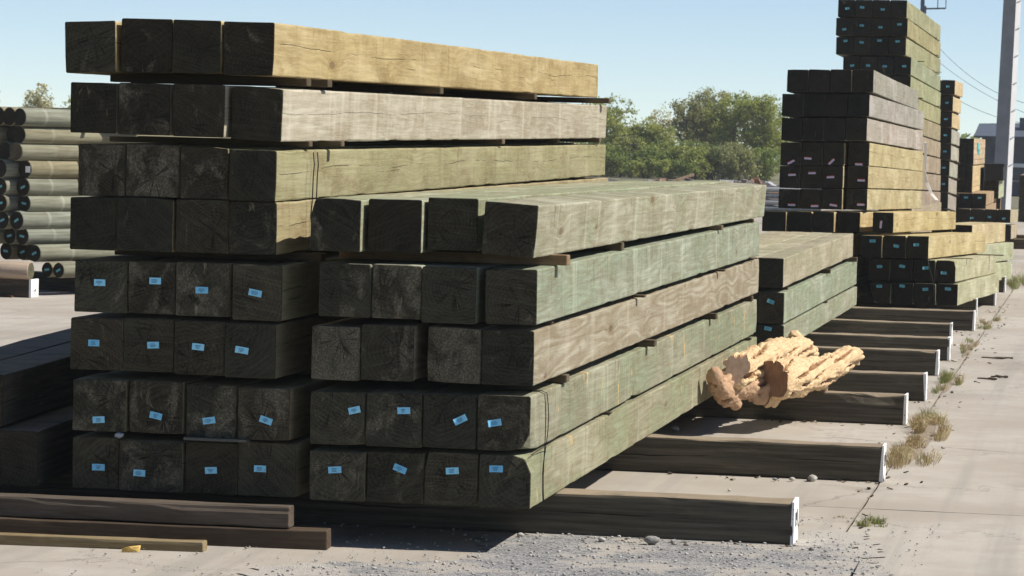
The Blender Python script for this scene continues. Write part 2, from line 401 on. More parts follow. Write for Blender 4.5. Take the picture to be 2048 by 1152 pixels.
def timber_geo(w, h, L, seed, nseg=20, bev=0.006, rough=0.003, chips=()):
    """beam along +Y with worn arrises: origin mid-width, front, bottom. slot 0 sides, slot 1 ends"""
    ns = 3
    loop = []                                   # (x, z, corner weight)
    cs = [(w / 2, 0, -1, 1, -90), (w / 2, h, -1, -1, 0), (-w / 2, h, 1, -1, 90), (-w / 2, 0, 1, 1, 180)]
    for k, (x, z, sx, sz, a0) in enumerate(cs):
        bb = bev * (0.7 + 0.8 * (0.5 + 0.5 * nz(seed, k * 3.7, 1.1)))
        cxx, czz = x + sx * bb, z + sz * bb
        for t in (0, 45, 90):
            a = R(a0 + t); loop.append((cxx + bb * math.cos(a), czz + bb * math.sin(a), 1.0))
        nx, nzz, nsx, nsz, _ = cs[(k + 1) % 4]
        for t in range(1, ns):
            f = t / ns; loop.append((x + (nx - x) * f, z + (nzz - z) * f, 0.0))
    n = len(loop)
    bwx, bwz = 0.007 * nz(seed, 9.1, 2.2), 0.006 * nz(seed, 5.1, 7.7)
    if L < 4.9: bwx = bwz = 0.0
    ys = [0.0, 0.005] + [0.005 + (L - 0.01) * (i / nseg) for i in range(1, nseg + 1)] + [L]
    vs = []
    for j, y in enumerate(ys):
        end = (j == 0 or j == len(ys) - 1)
        for (x, z, cw) in loop:
            sx = 1 if x > 0 else -1
            d = rough * nz(x * 4 + seed, y * 1.3, z * 4) + rough * 0.8 * nz(x * 9 + seed, y * 6, z * 9)
            xx = x + d * (1 if abs(x) > w * 0.4 else 0)
            zz = z + d * (1 if z > h * 0.6 else (-0.0))
            if cw:
                k = max(0.0, nz(seed * 1.7 + x * 30, y * 3.1, z * 30) - 0.15) * bev * 1.5
                k += max(0.0, nz(seed * 3.1 + x * 11, y * 2.3, z * 11) - 0.48) * min(bev, 0.006) * 6.0
                xx -= sx * k; zz += k if z < h / 2 else -k
            if end:
                xx *= 1 - 0.005 / (w / 2) * 0.5; zz = h / 2 + (zz - h / 2) * (1 - 0.005 / (h / 2) * 0.5)
            yy = y + (rough * 1.5 * nz(x * 7 + seed, 4.0, z * 7) if end else 0.0)
            for (cxp, czp, rad, dep) in chips:       # broken corner: (x, z, reach along y, depth)
                q = math.hypot(x - cxp, z - czp)
                if q < dep * 2.2 and y < rad:
                    k = (1 - q / (dep * 2.2)) * (1 - y / rad) * dep * (0.7 + 0.9 * nz(x * 40, y * 20, z * 40 + seed))
                    xx -= math.copysign(k, x); zz += k * 0.4 if z < h / 2 else -k * 0.4; yy += k * 0.5
            q_ = math.sin(math.pi * y / L); vs.append((xx + bwx * q_, yy, zz + bwz * q_))
    fs = []; fm = []
    for j in range(len(ys) - 1):
        for k in range(n):
            fs.append((j * n + k, j * n + (k + 1) % n, (j + 1) * n + (k + 1) % n, (j + 1) * n + k)); fm.append(1 if j in (0, len(ys) - 2) else 0)
    fs = [tuple(reversed(f)) for f in fs]
    a = len(vs); vs.append((0, 0.0, h / 2)); b = len(vs); vs.append((0, L, h / 2))
    e = (len(ys) - 1) * n
    for k in range(n):
        fs.append((a, k, (k + 1) % n)); fm.append(1)
        fs.append((b, e + (k + 1) % n, e + k)); fm.append(1)
    return vs, fs, fm

def timber(name, x0, x1, z0, z1, y0, L, side, color, dz=0.0, dx=0.0, seed=None, tone=1.0, patch=0.3, nseg=20, roll=0.0, chips=(), bev=0.006, rough=0.003, endm=None):
    seed = rng.uniform(0, 90) if seed is None else seed
    vs, fs, fm = timber_geo(x1 - x0, z1 - z0, L, seed, nseg, bev, rough, chips)
    o = mesh_obj(name, vs, fs, [M[side], endm or M['end']], None, fm)
    # smooth by angle
    o.location = ((x0 + x1) / 2, y0, z0)
    o.rotation_euler = (math.atan2(dz, L), R(roll), -math.atan2(dx, L))
    o.color = (color[0], color[1], color[2], 1)
    o['tone'] = float(tone); o['patch'] = float(patch)
    return o

# ------------------------------------------------------------------ setting: ground, slabs, grit patch
gs = mesh_obj('ground', [(-390, -18, -0.03), (390, -18, -0.03), (390, 295, -0.03), (-390, 295, -0.03)], [(0, 1, 2, 3)], M['soil'])
gs['kind'] = 'structure'
pv = empty('pavement', (0, 0, 0)); pv['kind'] = 'structure'
XJ = [-34.0, -28.5, -23.0, -17.2, -11.6, -6.4, -1.21, 3.2, 7.6, 12.0, 18.0]
YJ = [-8, 4.0, 10.6, 16.9, 24.35, 30.2, 36.0, 43.0, 52.0, 64.0, 78.0, 95.0]
for i in range(len(XJ) - 1):
    for j in range(len(YJ) - 1):
        x0, x1, y0, y1 = XJ[i] + 0.005, XJ[i + 1] - 0.005, YJ[j] + 0.002, YJ[j + 1] - 0.002
        P = []
        for (ax, ay, bx, by) in ((x0, y0, x1, y0), (x1, y0, x1, y1), (x1, y1, x0, y1), (x0, y1, x0, y0)):
            m_ = max(2, int(math.hypot(bx - ax, by - ay) / 0.16)) if (y0 < 50 and -7 < x0 < 4) else 2
            for t in range(m_):
                f = t / m_; px, py = ax + (bx - ax) * f, ay + (by - ay) * f
                cxm, cym = (x0 + x1) / 2, (y0 + y1) / 2
                k = 0.010 * abs(nz(px * 5, py * 5, 3.3)) + 0.012 * max(0, nz(px * 1.7, py * 1.7, 8.0))
                if m_ == 2: k = 0
                P.append((px + (k if px < cxm else -k), py + (k if py < cym else -k)))
        n = len(P)
        vs = [(p[0], p[1], 0.0) for p in P] + [(p[0], p[1], -0.026) for p in P]
        mesh_obj('slab', vs, [tuple(range(n))] + [(k, k + n, (k + 1) % n + n, (k + 1) % n) for k in range(n)], M['conc'], pv)

# grit / asphalt patch in front of the near sleeper, feathered by loose stones
def blob(pts, amp, seed, per=14):
    out = []
    for i in range(len(pts)):
        a, b = Vector(pts[i]), Vector(pts[(i + 1) % len(pts)])
        for t in range(per):
            p = a.lerp(b, t / per); nrm = Vector((b.y - a.y, a.x - b.x)).normalized()
            k = amp * (nz(p.x * 2.2, p.y * 2.2, seed) + 0.7 * nz(p.x * 7, p.y * 7, seed + 5) + 0.5 * nz(p.x * 19, p.y * 19, seed + 9))
            out.append(p + nrm * k)
    return out
grit_poly = [(-3.55, 13.0), (-3.45, 13.62), (-3.2, 13.9), (-2.85, 14.15), (-2.72, 14.5), (-2.75, 14.95), (-2.3, 15.6), (-1.6, 15.75), (-1.25, 15.75), (-1.02, 15.3), (-0.98, 14.2), (-0.9, 13.2), (-1.0, 11.5), (-3.0, 11.5)]
bp = blob(grit_poly, 0.16, 2.0, 26)
pa = mesh_obj('asphalt_patch', [(p.x, p.y, 0.005) for p in bp], [tuple(range(len(bp)))], M['asph'])
pa['kind'] = 'structure'

def in_poly(x, y, poly):
    c = False; j = len(poly) - 1
    for i in range(len(poly)):
        xi, yi = poly[i][0], poly[i][1]; xj, yj = poly[j][0], poly[j][1]
        if (yi > y) != (yj > y) and x < (xj - xi) * (y - yi) / (yj - yi) + xi: c = not c
        j = i
    return c
def stone_geo(r, seed, sub=1):
    bm = bmesh.new(); bmesh.ops.create_icosphere(bm, subdivisions=sub, radius=r)
    for v in bm.verts:
        k = 1 + 0.35 * nz(v.co.x / r * 0.9 + seed, v.co.y / r * 0.9, v.co.z / r * 0.9)
        v.co = Vector((v.co.x * k * 1.15, v.co.y * k, v.co.z * k * 0.7))
    vs = [v.co.copy() for v in bm.verts]; fs = [tuple(v.index for v in f.verts) for f in bm.faces]
    bm.free(); return vs, fs
M['stone'] = plain('stone_grey', (0.36, 0.34, 0.31, 1), 0.9, 0.35, 40)
M['grit_l'] = plain('grit_light', (0.34, 0.33, 0.31, 1), 0.9, 0.45, 30)
gm = MB()
base_st = [stone_geo(1.0, s * 7.1, 0 if s < 6 else 1) for s in range(8)]
cnt = 0
while cnt < 5200:
    x, y = rng.uniform(-4.4, -0.75), rng.uniform(12.9, 16.3)
    ins = in_poly(x, y, grit_poly)
    if not ins and rng.random() > 0.22: continue
    r = 0.0018 + 0.0075 * rng.random() ** 4
    vs, fs = base_st[rng.randrange(6)]
    a = rng.uniform(0, 6.28); ca, sa = math.cos(a), math.sin(a)
    gm.add([(x + r * (v.x * ca - v.y * sa), y + r * (v.x * sa + v.y * ca), 0.005 + r * 0.5 + r * v.z) for v in vs], fs, 0 if rng.random() < 0.6 else 1)
    cnt += 1
go = gm.build('gravel', [M['grit_l'], M['stone']])
tag_obj(go, 'loose pale grit scattered over the grey patch in front of the sleepers', 'gravel', None, 'stuff')

# ------------------------------------------------------------------ words
ORD = ['', 'first', 'second', 'third', 'fourth', 'fifth', 'sixth', 'seventh', 'eighth', 'ninth', 'tenth', 'eleventh', 'twelfth', 'thirteenth', 'fourteenth']
STACK = {'A': 'tall left foreground stack', 'B': 'lower middle foreground stack', 'C': 'short stack just behind the driftwood',
         'D': 'low tagged stack at right', 'E': 'grey and yellow stack above the tagged row', 'F': 'highest green stack at right',
         'G': 'narrow tagged stack behind the highest one', 'J': 'small stack behind the low tagged stack', 'I': 'distant two layer stack by the white pole',
         'K': 'shadowed stack at far left edge'}
ROWS = [
('A', 1, 1, -4.768, -4.525, 2.135, 2.372, 14.45, 9.6, 0.053, 0.0),
('A', 1, 2, -4.51, -4.264, 2.141, 2.389, 14.45, 9.6, 0.053, 0.0),
('A', 1, 3, -4.254, -4.024, 2.143, 2.386, 14.45, 9.6, 0.053, 0.0),
('A', 1, 4, -4.017, -3.776, 2.137, 2.382, 14.45, 9.6, 0.053, 0.0),
('A', 2, 1, -4.74, -4.517, 1.856, 2.089, 14.45, 9.759, 0.051, 0.0),
('A', 2, 2, -4.507, -4.26, 1.853, 2.092, 14.45, 9.759, 0.051, 0.0),
('A', 2, 3, -4.246, -3.999, 1.85, 2.093, 14.45, 9.759, 0.051, 0.0),
('A', 2, 4, -3.984, -3.743, 1.84, 2.085, 14.45, 9.759, 0.051, 0.0),
('A', 3, 1, -4.699, -4.475, 1.566, 1.806, 14.45, 9.919, 0.044, 0.0),
('A', 3, 2, -4.468, -4.216, 1.568, 1.81, 14.45, 9.919, 0.044, 0.0),
('A', 3, 3, -4.207, -3.981, 1.566, 1.805, 14.45, 9.919, 0.044, 0.0),
('A', 3, 4, -3.971, -3.749, 1.563, 1.797, 14.45, 9.919, 0.044, 0.0),
('A', 4, 1, -4.73, -4.508, 1.315, 1.558, 14.45, 9.945, 0.024, 0.0),
('A', 4, 2, -4.503, -4.237, 1.316, 1.563, 14.45, 9.945, 0.024, 0.0),
('A', 4, 3, -4.225, -3.978, 1.317, 1.563, 14.45, 9.945, 0.024, 0.0),
('A', 4, 4, -3.973, -3.746, 1.318, 1.559, 14.45, 9.945, 0.024, 0.0),
('A', 5, 1, -4.705, -4.457, 1.026, 1.267, 14.45, 9.762, 0.065, 0.0),
('A', 5, 2, -4.447, -4.219, 1.028, 1.268, 14.45, 9.762, 0.065, 0.0),
('A', 5, 3, -4.217, -3.962, 1.025, 1.273, 14.45, 9.762, 0.065, 0.0),
('A', 5, 4, -3.945, -3.711, 1.015, 1.27, 14.45, 9.762, 0.065, 0.0),
('A', 6, 1, -4.719, -4.471, 0.758, 0.998, 14.45, 9.955, 0.061, 0.0),
('A', 6, 2, -4.466, -4.223, 0.759, 1.006, 14.45, 9.955, 0.061, 0.0),
('A', 6, 3, -4.214, -3.98, 0.754, 1.003, 14.45, 9.955, 0.061, 0.0),
('A', 6, 4, -3.975, -3.733, 0.749, 1.0, 14.45, 9.955, 0.061, 0.0),
('A', 7, 1, -4.697, -4.443, 0.475, 0.715, 14.45, 9.527, 0.096, 0.0),
('A', 7, 2, -4.429, -4.172, 0.475, 0.716, 14.45, 9.527, 0.096, 0.0),
('A', 7, 3, -4.157, -3.917, 0.467, 0.71, 14.45, 9.527, 0.096, 0.0),
('A', 7, 4, -3.904, -3.661, 0.466, 0.706, 14.45, 9.527, 0.096, 0.0),
('A', 8, 1, -4.699, -4.474, 0.202, 0.444, 14.45, 9.379, 0.106, 0.0),
('A', 8, 2, -4.469, -4.166, 0.186, 0.439, 14.45, 9.379, 0.106, 0.0),
('A', 8, 3, -4.154, -3.911, 0.192, 0.444, 14.45, 9.379, 0.106, 0.0),
('A', 8, 4, -3.904, -3.631, 0.204, 0.455, 14.45, 9.379, 0.106, 0.0),
('B', 1, 1, -3.576, -3.342, 1.345, 1.586, 14.42, 9.941, -0.016, 0.0),
('B', 1, 2, -3.321, -3.072, 1.346, 1.589, 14.42, 9.941, -0.016, 0.0),
('B', 1, 3, -3.054, -2.821, 1.361, 1.601, 14.42, 9.941, -0.016, 0.0),
('B', 1, 4, -2.781, -2.536, 1.349, 1.588, 14.42, 9.941, -0.016, 0.0),
('B', 2, 1, -3.532, -3.291, 1.047, 1.291, 14.42, 9.479, 0.013, 0.0),
('B', 2, 2, -3.284, -3.054, 1.047, 1.292, 14.42, 9.479, 0.013, 0.0),
('B', 2, 3, -3.049, -2.797, 1.035, 1.291, 14.42, 9.479, 0.013, 0.0),
('B', 2, 4, -2.755, -2.516, 1.04, 1.291, 14.42, 9.479, 0.013, 0.0),
('B', 3, 1, -3.556, -3.333, 0.758, 1.003, 14.42, 9.589, 0.013, 0.0),
('B', 3, 2, -3.326, -3.079, 0.763, 1.018, 14.42, 9.589, 0.013, 0.0),
('B', 3, 3, -3.019, -2.774, 0.765, 1.017, 14.42, 9.589, 0.013, 0.0),
('B', 3, 4, -2.767, -2.528, 0.763, 1.013, 14.42, 9.589, 0.013, 0.0),
('B', 4, 1, -3.558, -3.303, 0.461, 0.703, 14.42, 9.618, 0.027, 0.0),
('B', 4, 2, -3.293, -3.039, 0.463, 0.711, 14.42, 9.618, 0.027, 0.0),
('B', 4, 3, -3.03, -2.785, 0.467, 0.712, 14.42, 9.618, 0.027, 0.0),
('B', 4, 4, -2.778, -2.534, 0.466, 0.718, 14.42, 9.618, 0.027, 0.0),
('B', 5, 1, -3.554, -3.296, 0.179, 0.431, 14.42, 9.513, 0.061, 0.0),
('B', 5, 2, -3.287, -3.026, 0.186, 0.438, 14.42, 9.513, 0.061, 0.0),
('B', 5, 3, -3.019, -2.771, 0.191, 0.449, 14.42, 9.513, 0.061, 0.0),
('B', 5, 4, -2.764, -2.527, 0.198, 0.448, 14.42, 9.513, 0.061, 0.0),
('C', 1, 1, -3.445, -3.231, 0.705, 0.947, 26.4, 7.274, 0.02, 0.0),
('C', 1, 2, -3.227, -3.013, 0.706, 0.947, 26.4, 7.274, 0.02, 0.0),
('C', 1, 3, -3.009, -2.796, 0.707, 0.947, 26.4, 7.274, 0.02, 0.0),
('C', 1, 4, -2.792, -2.58, 0.707, 0.948, 26.4, 7.274, 0.02, 0.0),
('C', 2, 1, -3.433, -3.219, 0.411, 0.664, 26.4, 7.769, 0.01, 0.0),
('C', 2, 2, -3.215, -3.001, 0.412, 0.665, 26.4, 7.769, 0.01, 0.0),
('C', 2, 3, -2.997, -2.784, 0.413, 0.666, 26.4, 7.769, 0.01, 0.0),
('C', 2, 4, -2.78, -2.568, 0.414, 0.667, 26.4, 7.769, 0.01, 0.0),
('C', 3, 1, -3.43, -3.216, 0.169, 0.398, 26.4, 7.763, -0.004, 0.0),
('C', 3, 2, -3.212, -2.998, 0.17, 0.399, 26.4, 7.763, -0.004, 0.0),
('C', 3, 3, -2.994, -2.781, 0.171, 0.4, 26.4, 7.763, -0.004, 0.0),
('C', 3, 4, -2.777, -2.564, 0.173, 0.401, 26.4, 7.763, -0.004, 0.0),
('D', 1, 1, -3.658, -3.4, 0.929, 1.144, 34.9, 5.0, -0.069, 0.434),
('D', 1, 2, -3.378, -3.126, 0.932, 1.152, 34.9, 5.0, -0.069, 0.434),
('D', 1, 3, -3.115, -2.885, 0.939, 1.159, 34.9, 5.0, -0.069, 0.434),
('D', 1, 4, -2.858, -2.612, 0.947, 1.162, 34.9, 5.0, -0.069, 0.434),
('D', 1, 5, -2.473, -2.25, 0.953, 1.172, 34.9, 5.0, -0.069, 0.434),
('D', 2, 1, -2.573, -2.351, 0.689, 0.923, 34.7, 5.0, -0.076, 0.415),
('D', 2, 2, -2.335, -2.102, 0.691, 0.93, 34.7, 5.0, -0.076, 0.415),
('D', 2, 3, -2.086, -1.859, 0.694, 0.932, 34.7, 5.0, -0.076, 0.415),
('D', 3, 1, -2.49, -2.262, 0.445, 0.668, 34.75, 5.0, -0.081, 0.258),
('D', 3, 2, -2.251, -2.029, 0.447, 0.676, 34.75, 5.0, -0.081, 0.258),
('D', 3, 3, -2.013, -1.786, 0.45, 0.678, 34.75, 5.0, -0.081, 0.258),
('D', 3, 4, -1.775, -1.57, 0.452, 0.68, 34.75, 5.0, -0.081, 0.258),
('D', 4, 1, -2.463, -2.245, 0.191, 0.42, 34.7, 5.0, -0.064, 0.272),
('D', 4, 2, -2.229, -2.007, 0.194, 0.428, 34.7, 5.0, -0.064, 0.272),
('D', 4, 3, -1.991, -1.77, 0.197, 0.431, 34.7, 5.0, -0.064, 0.272),
('D', 4, 4, -1.754, -1.538, 0.2, 0.433, 34.7, 5.0, -0.064, 0.272),
('E', 1, 1, -3.443, -3.214, 2.434, 2.676, 35.0, 7.0, -0.144, 0.074),
('E', 1, 2, -3.209, -2.98, 2.439, 2.681, 35.0, 7.0, -0.144, 0.074),
('E', 1, 3, -2.975, -2.748, 2.445, 2.685, 35.0, 7.0, -0.144, 0.074),
('E', 1, 4, -2.742, -2.515, 2.45, 2.69, 35.0, 7.0, -0.144, 0.074),
('E', 2, 1, -3.489, -3.257, 2.175, 2.412, 35.0, 7.0, -0.154, 0.188),
('E', 2, 2, -3.252, -3.021, 2.181, 2.417, 35.0, 7.0, -0.154, 0.188),
('E', 2, 3, -3.016, -2.785, 2.186, 2.422, 35.0, 7.0, -0.154, 0.188),
('E', 2, 4, -2.78, -2.55, 2.192, 2.427, 35.0, 7.0, -0.154, 0.188),
('E', 3, 1, -3.487, -3.261, 1.912, 2.154, 35.0, 7.0, -0.157, 0.202),
('E', 3, 2, -3.255, -3.029, 1.917, 2.159, 35.0, 7.0, -0.157, 0.202),
('E', 3, 3, -3.024, -2.799, 1.923, 2.164, 35.0, 7.0, -0.157, 0.202),
('E', 3, 4, -2.794, -2.569, 1.929, 2.17, 35.0, 7.0, -0.157, 0.202),
('E', 4, 1, -3.495, -3.274, 1.642, 1.89, 35.05, 7.0, -0.126, 0.18),
('E', 4, 2, -3.263, -3.042, 1.648, 1.896, 35.05, 7.0, -0.126, 0.18),
('E', 4, 3, -3.031, -2.811, 1.654, 1.901, 35.05, 7.0, -0.126, 0.18),
('E', 4, 4, -2.774, -2.549, 1.661, 1.908, 35.05, 7.0, -0.126, 0.18),
('E', 5, 1, -3.499, -3.277, 1.399, 1.636, 35.05, 7.0, -0.129, 0.191),
('E', 5, 2, -3.266, -3.046, 1.406, 1.642, 35.05, 7.0, -0.129, 0.191),
('E', 5, 3, -3.035, -2.815, 1.412, 1.649, 35.05, 7.0, -0.129, 0.191),
('E', 5, 4, -2.777, -2.552, 1.419, 1.655, 35.05, 7.0, -0.129, 0.191),
('E', 6, 1, -3.502, -3.281, 1.162, 1.388, 35.05, 7.0, -0.122, 0.195),
('E', 6, 2, -3.27, -3.049, 1.168, 1.395, 35.05, 7.0, -0.122, 0.195),
('E', 6, 3, -3.038, -2.818, 1.175, 1.401, 35.05, 7.0, -0.122, 0.195),
('E', 6, 4, -2.781, -2.555, 1.182, 1.408, 35.05, 7.0, -0.122, 0.195),
('F', 1, 1, -3.876, -3.637, 3.693, 3.941, 46.5, 6.3, -0.128, 0.156),
('F', 1, 2, -3.629, -3.39, 3.695, 3.943, 46.5, 6.3, -0.128, 0.156),
('F', 1, 3, -3.383, -3.144, 3.697, 3.945, 46.5, 6.3, -0.128, 0.156),
('F', 1, 4, -3.137, -2.899, 3.699, 3.947, 46.5, 6.3, -0.128, 0.156),
('F', 2, 1, -3.897, -3.648, 3.43, 3.679, 46.5, 6.3, -0.133, 0.149),
('F', 2, 2, -3.641, -3.393, 3.432, 3.681, 46.5, 6.3, -0.133, 0.149),
('F', 2, 3, -3.386, -3.138, 3.435, 3.683, 46.5, 6.3, -0.133, 0.149),
('F', 2, 4, -3.131, -2.884, 3.437, 3.685, 46.5, 6.3, -0.133, 0.149),
('F', 3, 1, -3.889, -3.646, 3.16, 3.408, 46.5, 6.3, -0.13, 0.17),
('F', 3, 2, -3.638, -3.395, 3.162, 3.411, 46.5, 6.3, -0.13, 0.17),
('F', 3, 3, -3.388, -3.146, 3.165, 3.413, 46.5, 6.3, -0.13, 0.17),
('F', 3, 4, -3.139, -2.897, 3.167, 3.415, 46.5, 6.3, -0.13, 0.17),
('F', 4, 1, -3.781, -3.545, 2.884, 3.133, 46.5, 6.3, -0.121, 0.099),
('F', 4, 2, -3.538, -3.302, 2.887, 3.136, 46.5, 6.3, -0.121, 0.099),
('F', 4, 3, -3.295, -3.06, 2.89, 3.138, 46.5, 6.3, -0.121, 0.099),
('F', 4, 4, -3.052, -2.818, 2.893, 3.141, 46.5, 6.3, -0.121, 0.099),
('F', 5, 1, -3.787, -3.549, 2.614, 2.863, 46.5, 6.3, -0.119, 0.106),
('F', 5, 2, -3.542, -3.305, 2.617, 2.866, 46.5, 6.3, -0.119, 0.106),
('F', 5, 3, -3.297, -3.06, 2.62, 2.868, 46.5, 6.3, -0.119, 0.106),
('F', 5, 4, -3.053, -2.816, 2.623, 2.871, 46.5, 6.3, -0.119, 0.106),
('F', 6, 1, -3.779, -3.541, 2.344, 2.593, 46.5, 6.3, -0.116, 0.106),
('F', 6, 2, -3.534, -3.296, 2.347, 2.596, 46.5, 6.3, -0.116, 0.106),
('F', 6, 3, -3.289, -3.052, 2.35, 2.599, 46.5, 6.3, -0.116, 0.106),
('F', 6, 4, -3.045, -2.808, 2.354, 2.602, 46.5, 6.3, -0.116, 0.106),
('F', 7, 1, -3.771, -3.533, 2.073, 2.322, 46.5, 6.3, -0.113, 0.106),
('F', 7, 2, -3.526, -3.288, 2.077, 2.326, 46.5, 6.3, -0.113, 0.106),
('F', 7, 3, -3.281, -3.044, 2.08, 2.329, 46.5, 6.3, -0.113, 0.106),
('F', 7, 4, -3.037, -2.8, 2.084, 2.332, 46.5, 6.3, -0.113, 0.106),
('F', 8, 1, -3.763, -3.525, 1.803, 2.052, 46.5, 6.3, -0.111, 0.106),
('F', 8, 2, -3.518, -3.28, 1.807, 2.056, 46.5, 6.3, -0.111, 0.106),
('F', 8, 3, -3.273, -3.036, 1.81, 2.059, 46.5, 6.3, -0.111, 0.106),
('F', 8, 4, -3.029, -2.792, 1.814, 2.063, 46.5, 6.3, -0.111, 0.106),
('F', 9, 1, -3.755, -3.517, 1.532, 1.781, 46.5, 6.3, -0.108, 0.106),
('F', 9, 2, -3.51, -3.272, 1.536, 1.785, 46.5, 6.3, -0.108, 0.106),
('F', 9, 3, -3.265, -3.028, 1.54, 1.789, 46.5, 6.3, -0.108, 0.106),
('F', 9, 4, -3.02, -2.783, 1.544, 1.793, 46.5, 6.3, -0.108, 0.106),
('F', 10, 1, -3.747, -3.509, 1.261, 1.511, 46.5, 6.3, -0.105, 0.106),
('F', 10, 2, -3.502, -3.264, 1.266, 1.515, 46.5, 6.3, -0.105, 0.106),
('F', 10, 3, -3.257, -3.019, 1.27, 1.519, 46.5, 6.3, -0.105, 0.106),
('F', 10, 4, -3.012, -2.775, 1.274, 1.523, 46.5, 6.3, -0.105, 0.106),
('F', 11, 1, -3.739, -3.501, 0.99, 1.24, 46.5, 6.3, -0.103, 0.106),
('F', 11, 2, -3.494, -3.256, 0.995, 1.244, 46.5, 6.3, -0.103, 0.106),
('F', 11, 3, -3.249, -3.011, 0.999, 1.249, 46.5, 6.3, -0.103, 0.106),
('F', 11, 4, -3.004, -2.767, 1.004, 1.253, 46.5, 6.3, -0.103, 0.106),
('G', 1, 1, -3.323, -3.078, 2.832, 3.096, 60.0, 3.2, 0.001, 0.004),
('G', 1, 2, -3.069, -2.824, 2.835, 3.099, 60.0, 3.2, 0.001, 0.004),
('G', 2, 1, -3.351, -3.105, 2.534, 2.799, 60.0, 3.2, -0.015, 0.003),
('G', 2, 2, -3.096, -2.851, 2.537, 2.802, 60.0, 3.2, -0.015, 0.003),
('G', 3, 1, -3.36, -3.114, 2.236, 2.502, 60.0, 3.2, -0.03, 0.002),
('G', 3, 2, -3.105, -2.86, 2.24, 2.505, 60.0, 3.2, -0.03, 0.002),
('G', 4, 1, -3.36, -3.114, 1.939, 2.204, 60.0, 3.2, -0.046, 0.002),
('G', 4, 2, -3.105, -2.86, 1.943, 2.208, 60.0, 3.2, -0.046, 0.002),
('G', 5, 1, -3.36, -3.114, 1.642, 1.907, 60.0, 3.2, -0.062, 0.002),
('G', 5, 2, -3.105, -2.86, 1.646, 1.911, 60.0, 3.2, -0.062, 0.002),
('G', 6, 1, -3.378, -3.132, 1.343, 1.609, 60.0, 3.2, -0.077, 0.001),
('G', 6, 2, -3.123, -2.878, 1.348, 1.613, 60.0, 3.2, -0.077, 0.001),
('G', 7, 1, -3.387, -3.141, 1.045, 1.311, 60.0, 3.2, -0.093, 0.001),
('G', 7, 2, -3.132, -2.886, 1.05, 1.315, 60.0, 3.2, -0.093, 0.001),
('G', 8, 1, -3.387, -3.141, 0.747, 1.013, 60.0, 3.2, -0.109, 0.001),
('G', 8, 2, -3.132, -2.886, 0.752, 1.017, 60.0, 3.2, -0.109, 0.001),
('G', 9, 1, -3.387, -3.141, 0.449, 0.715, 60.0, 3.2, -0.124, 0.001),
('G', 9, 2, -3.132, -2.886, 0.454, 0.72, 60.0, 3.2, -0.124, 0.001),
('J', 1, 1, -2.127, -1.883, 0.674, 0.926, 40.3, 3.8, -0.042, 0.29),
('J', 1, 2, -1.877, -1.633, 0.677, 0.929, 40.3, 3.8, -0.042, 0.29),
('J', 2, 1, -2.059, -1.815, 0.448, 0.682, 40.3, 3.8, -0.062, 0.336),
('J', 2, 2, -1.808, -1.565, 0.451, 0.685, 40.3, 3.8, -0.062, 0.336),
('J', 3, 1, -2.021, -1.777, 0.215, 0.449, 40.3, 3.8, -0.085, 0.28),
('J', 3, 2, -1.771, -1.527, 0.218, 0.452, 40.3, 3.8, -0.085, 0.28),
('I', 1, 1, -2.76, -2.52, 0.485, 0.737, 61.0, 4.5, -0.081, 0.017),
('I', 1, 2, -2.511, -2.271, 0.488, 0.739, 61.0, 4.5, -0.081, 0.017),
('I', 1, 3, -2.262, -2.023, 0.49, 0.741, 61.0, 4.5, -0.081, 0.017),
('I', 1, 4, -2.014, -1.775, 0.492, 0.743, 61.0, 4.5, -0.081, 0.017),
('I', 2, 1, -2.751, -2.509, 0.188, 0.448, 61.0, 4.5, -0.083, 0.007),
('I', 2, 2, -2.499, -2.258, 0.19, 0.451, 61.0, 4.5, -0.083, 0.007),
('I', 2, 3, -2.248, -2.007, 0.193, 0.453, 61.0, 4.5, -0.083, 0.007),
('I', 2, 4, -1.998, -1.757, 0.196, 0.455, 61.0, 4.5, -0.083, 0.007)]
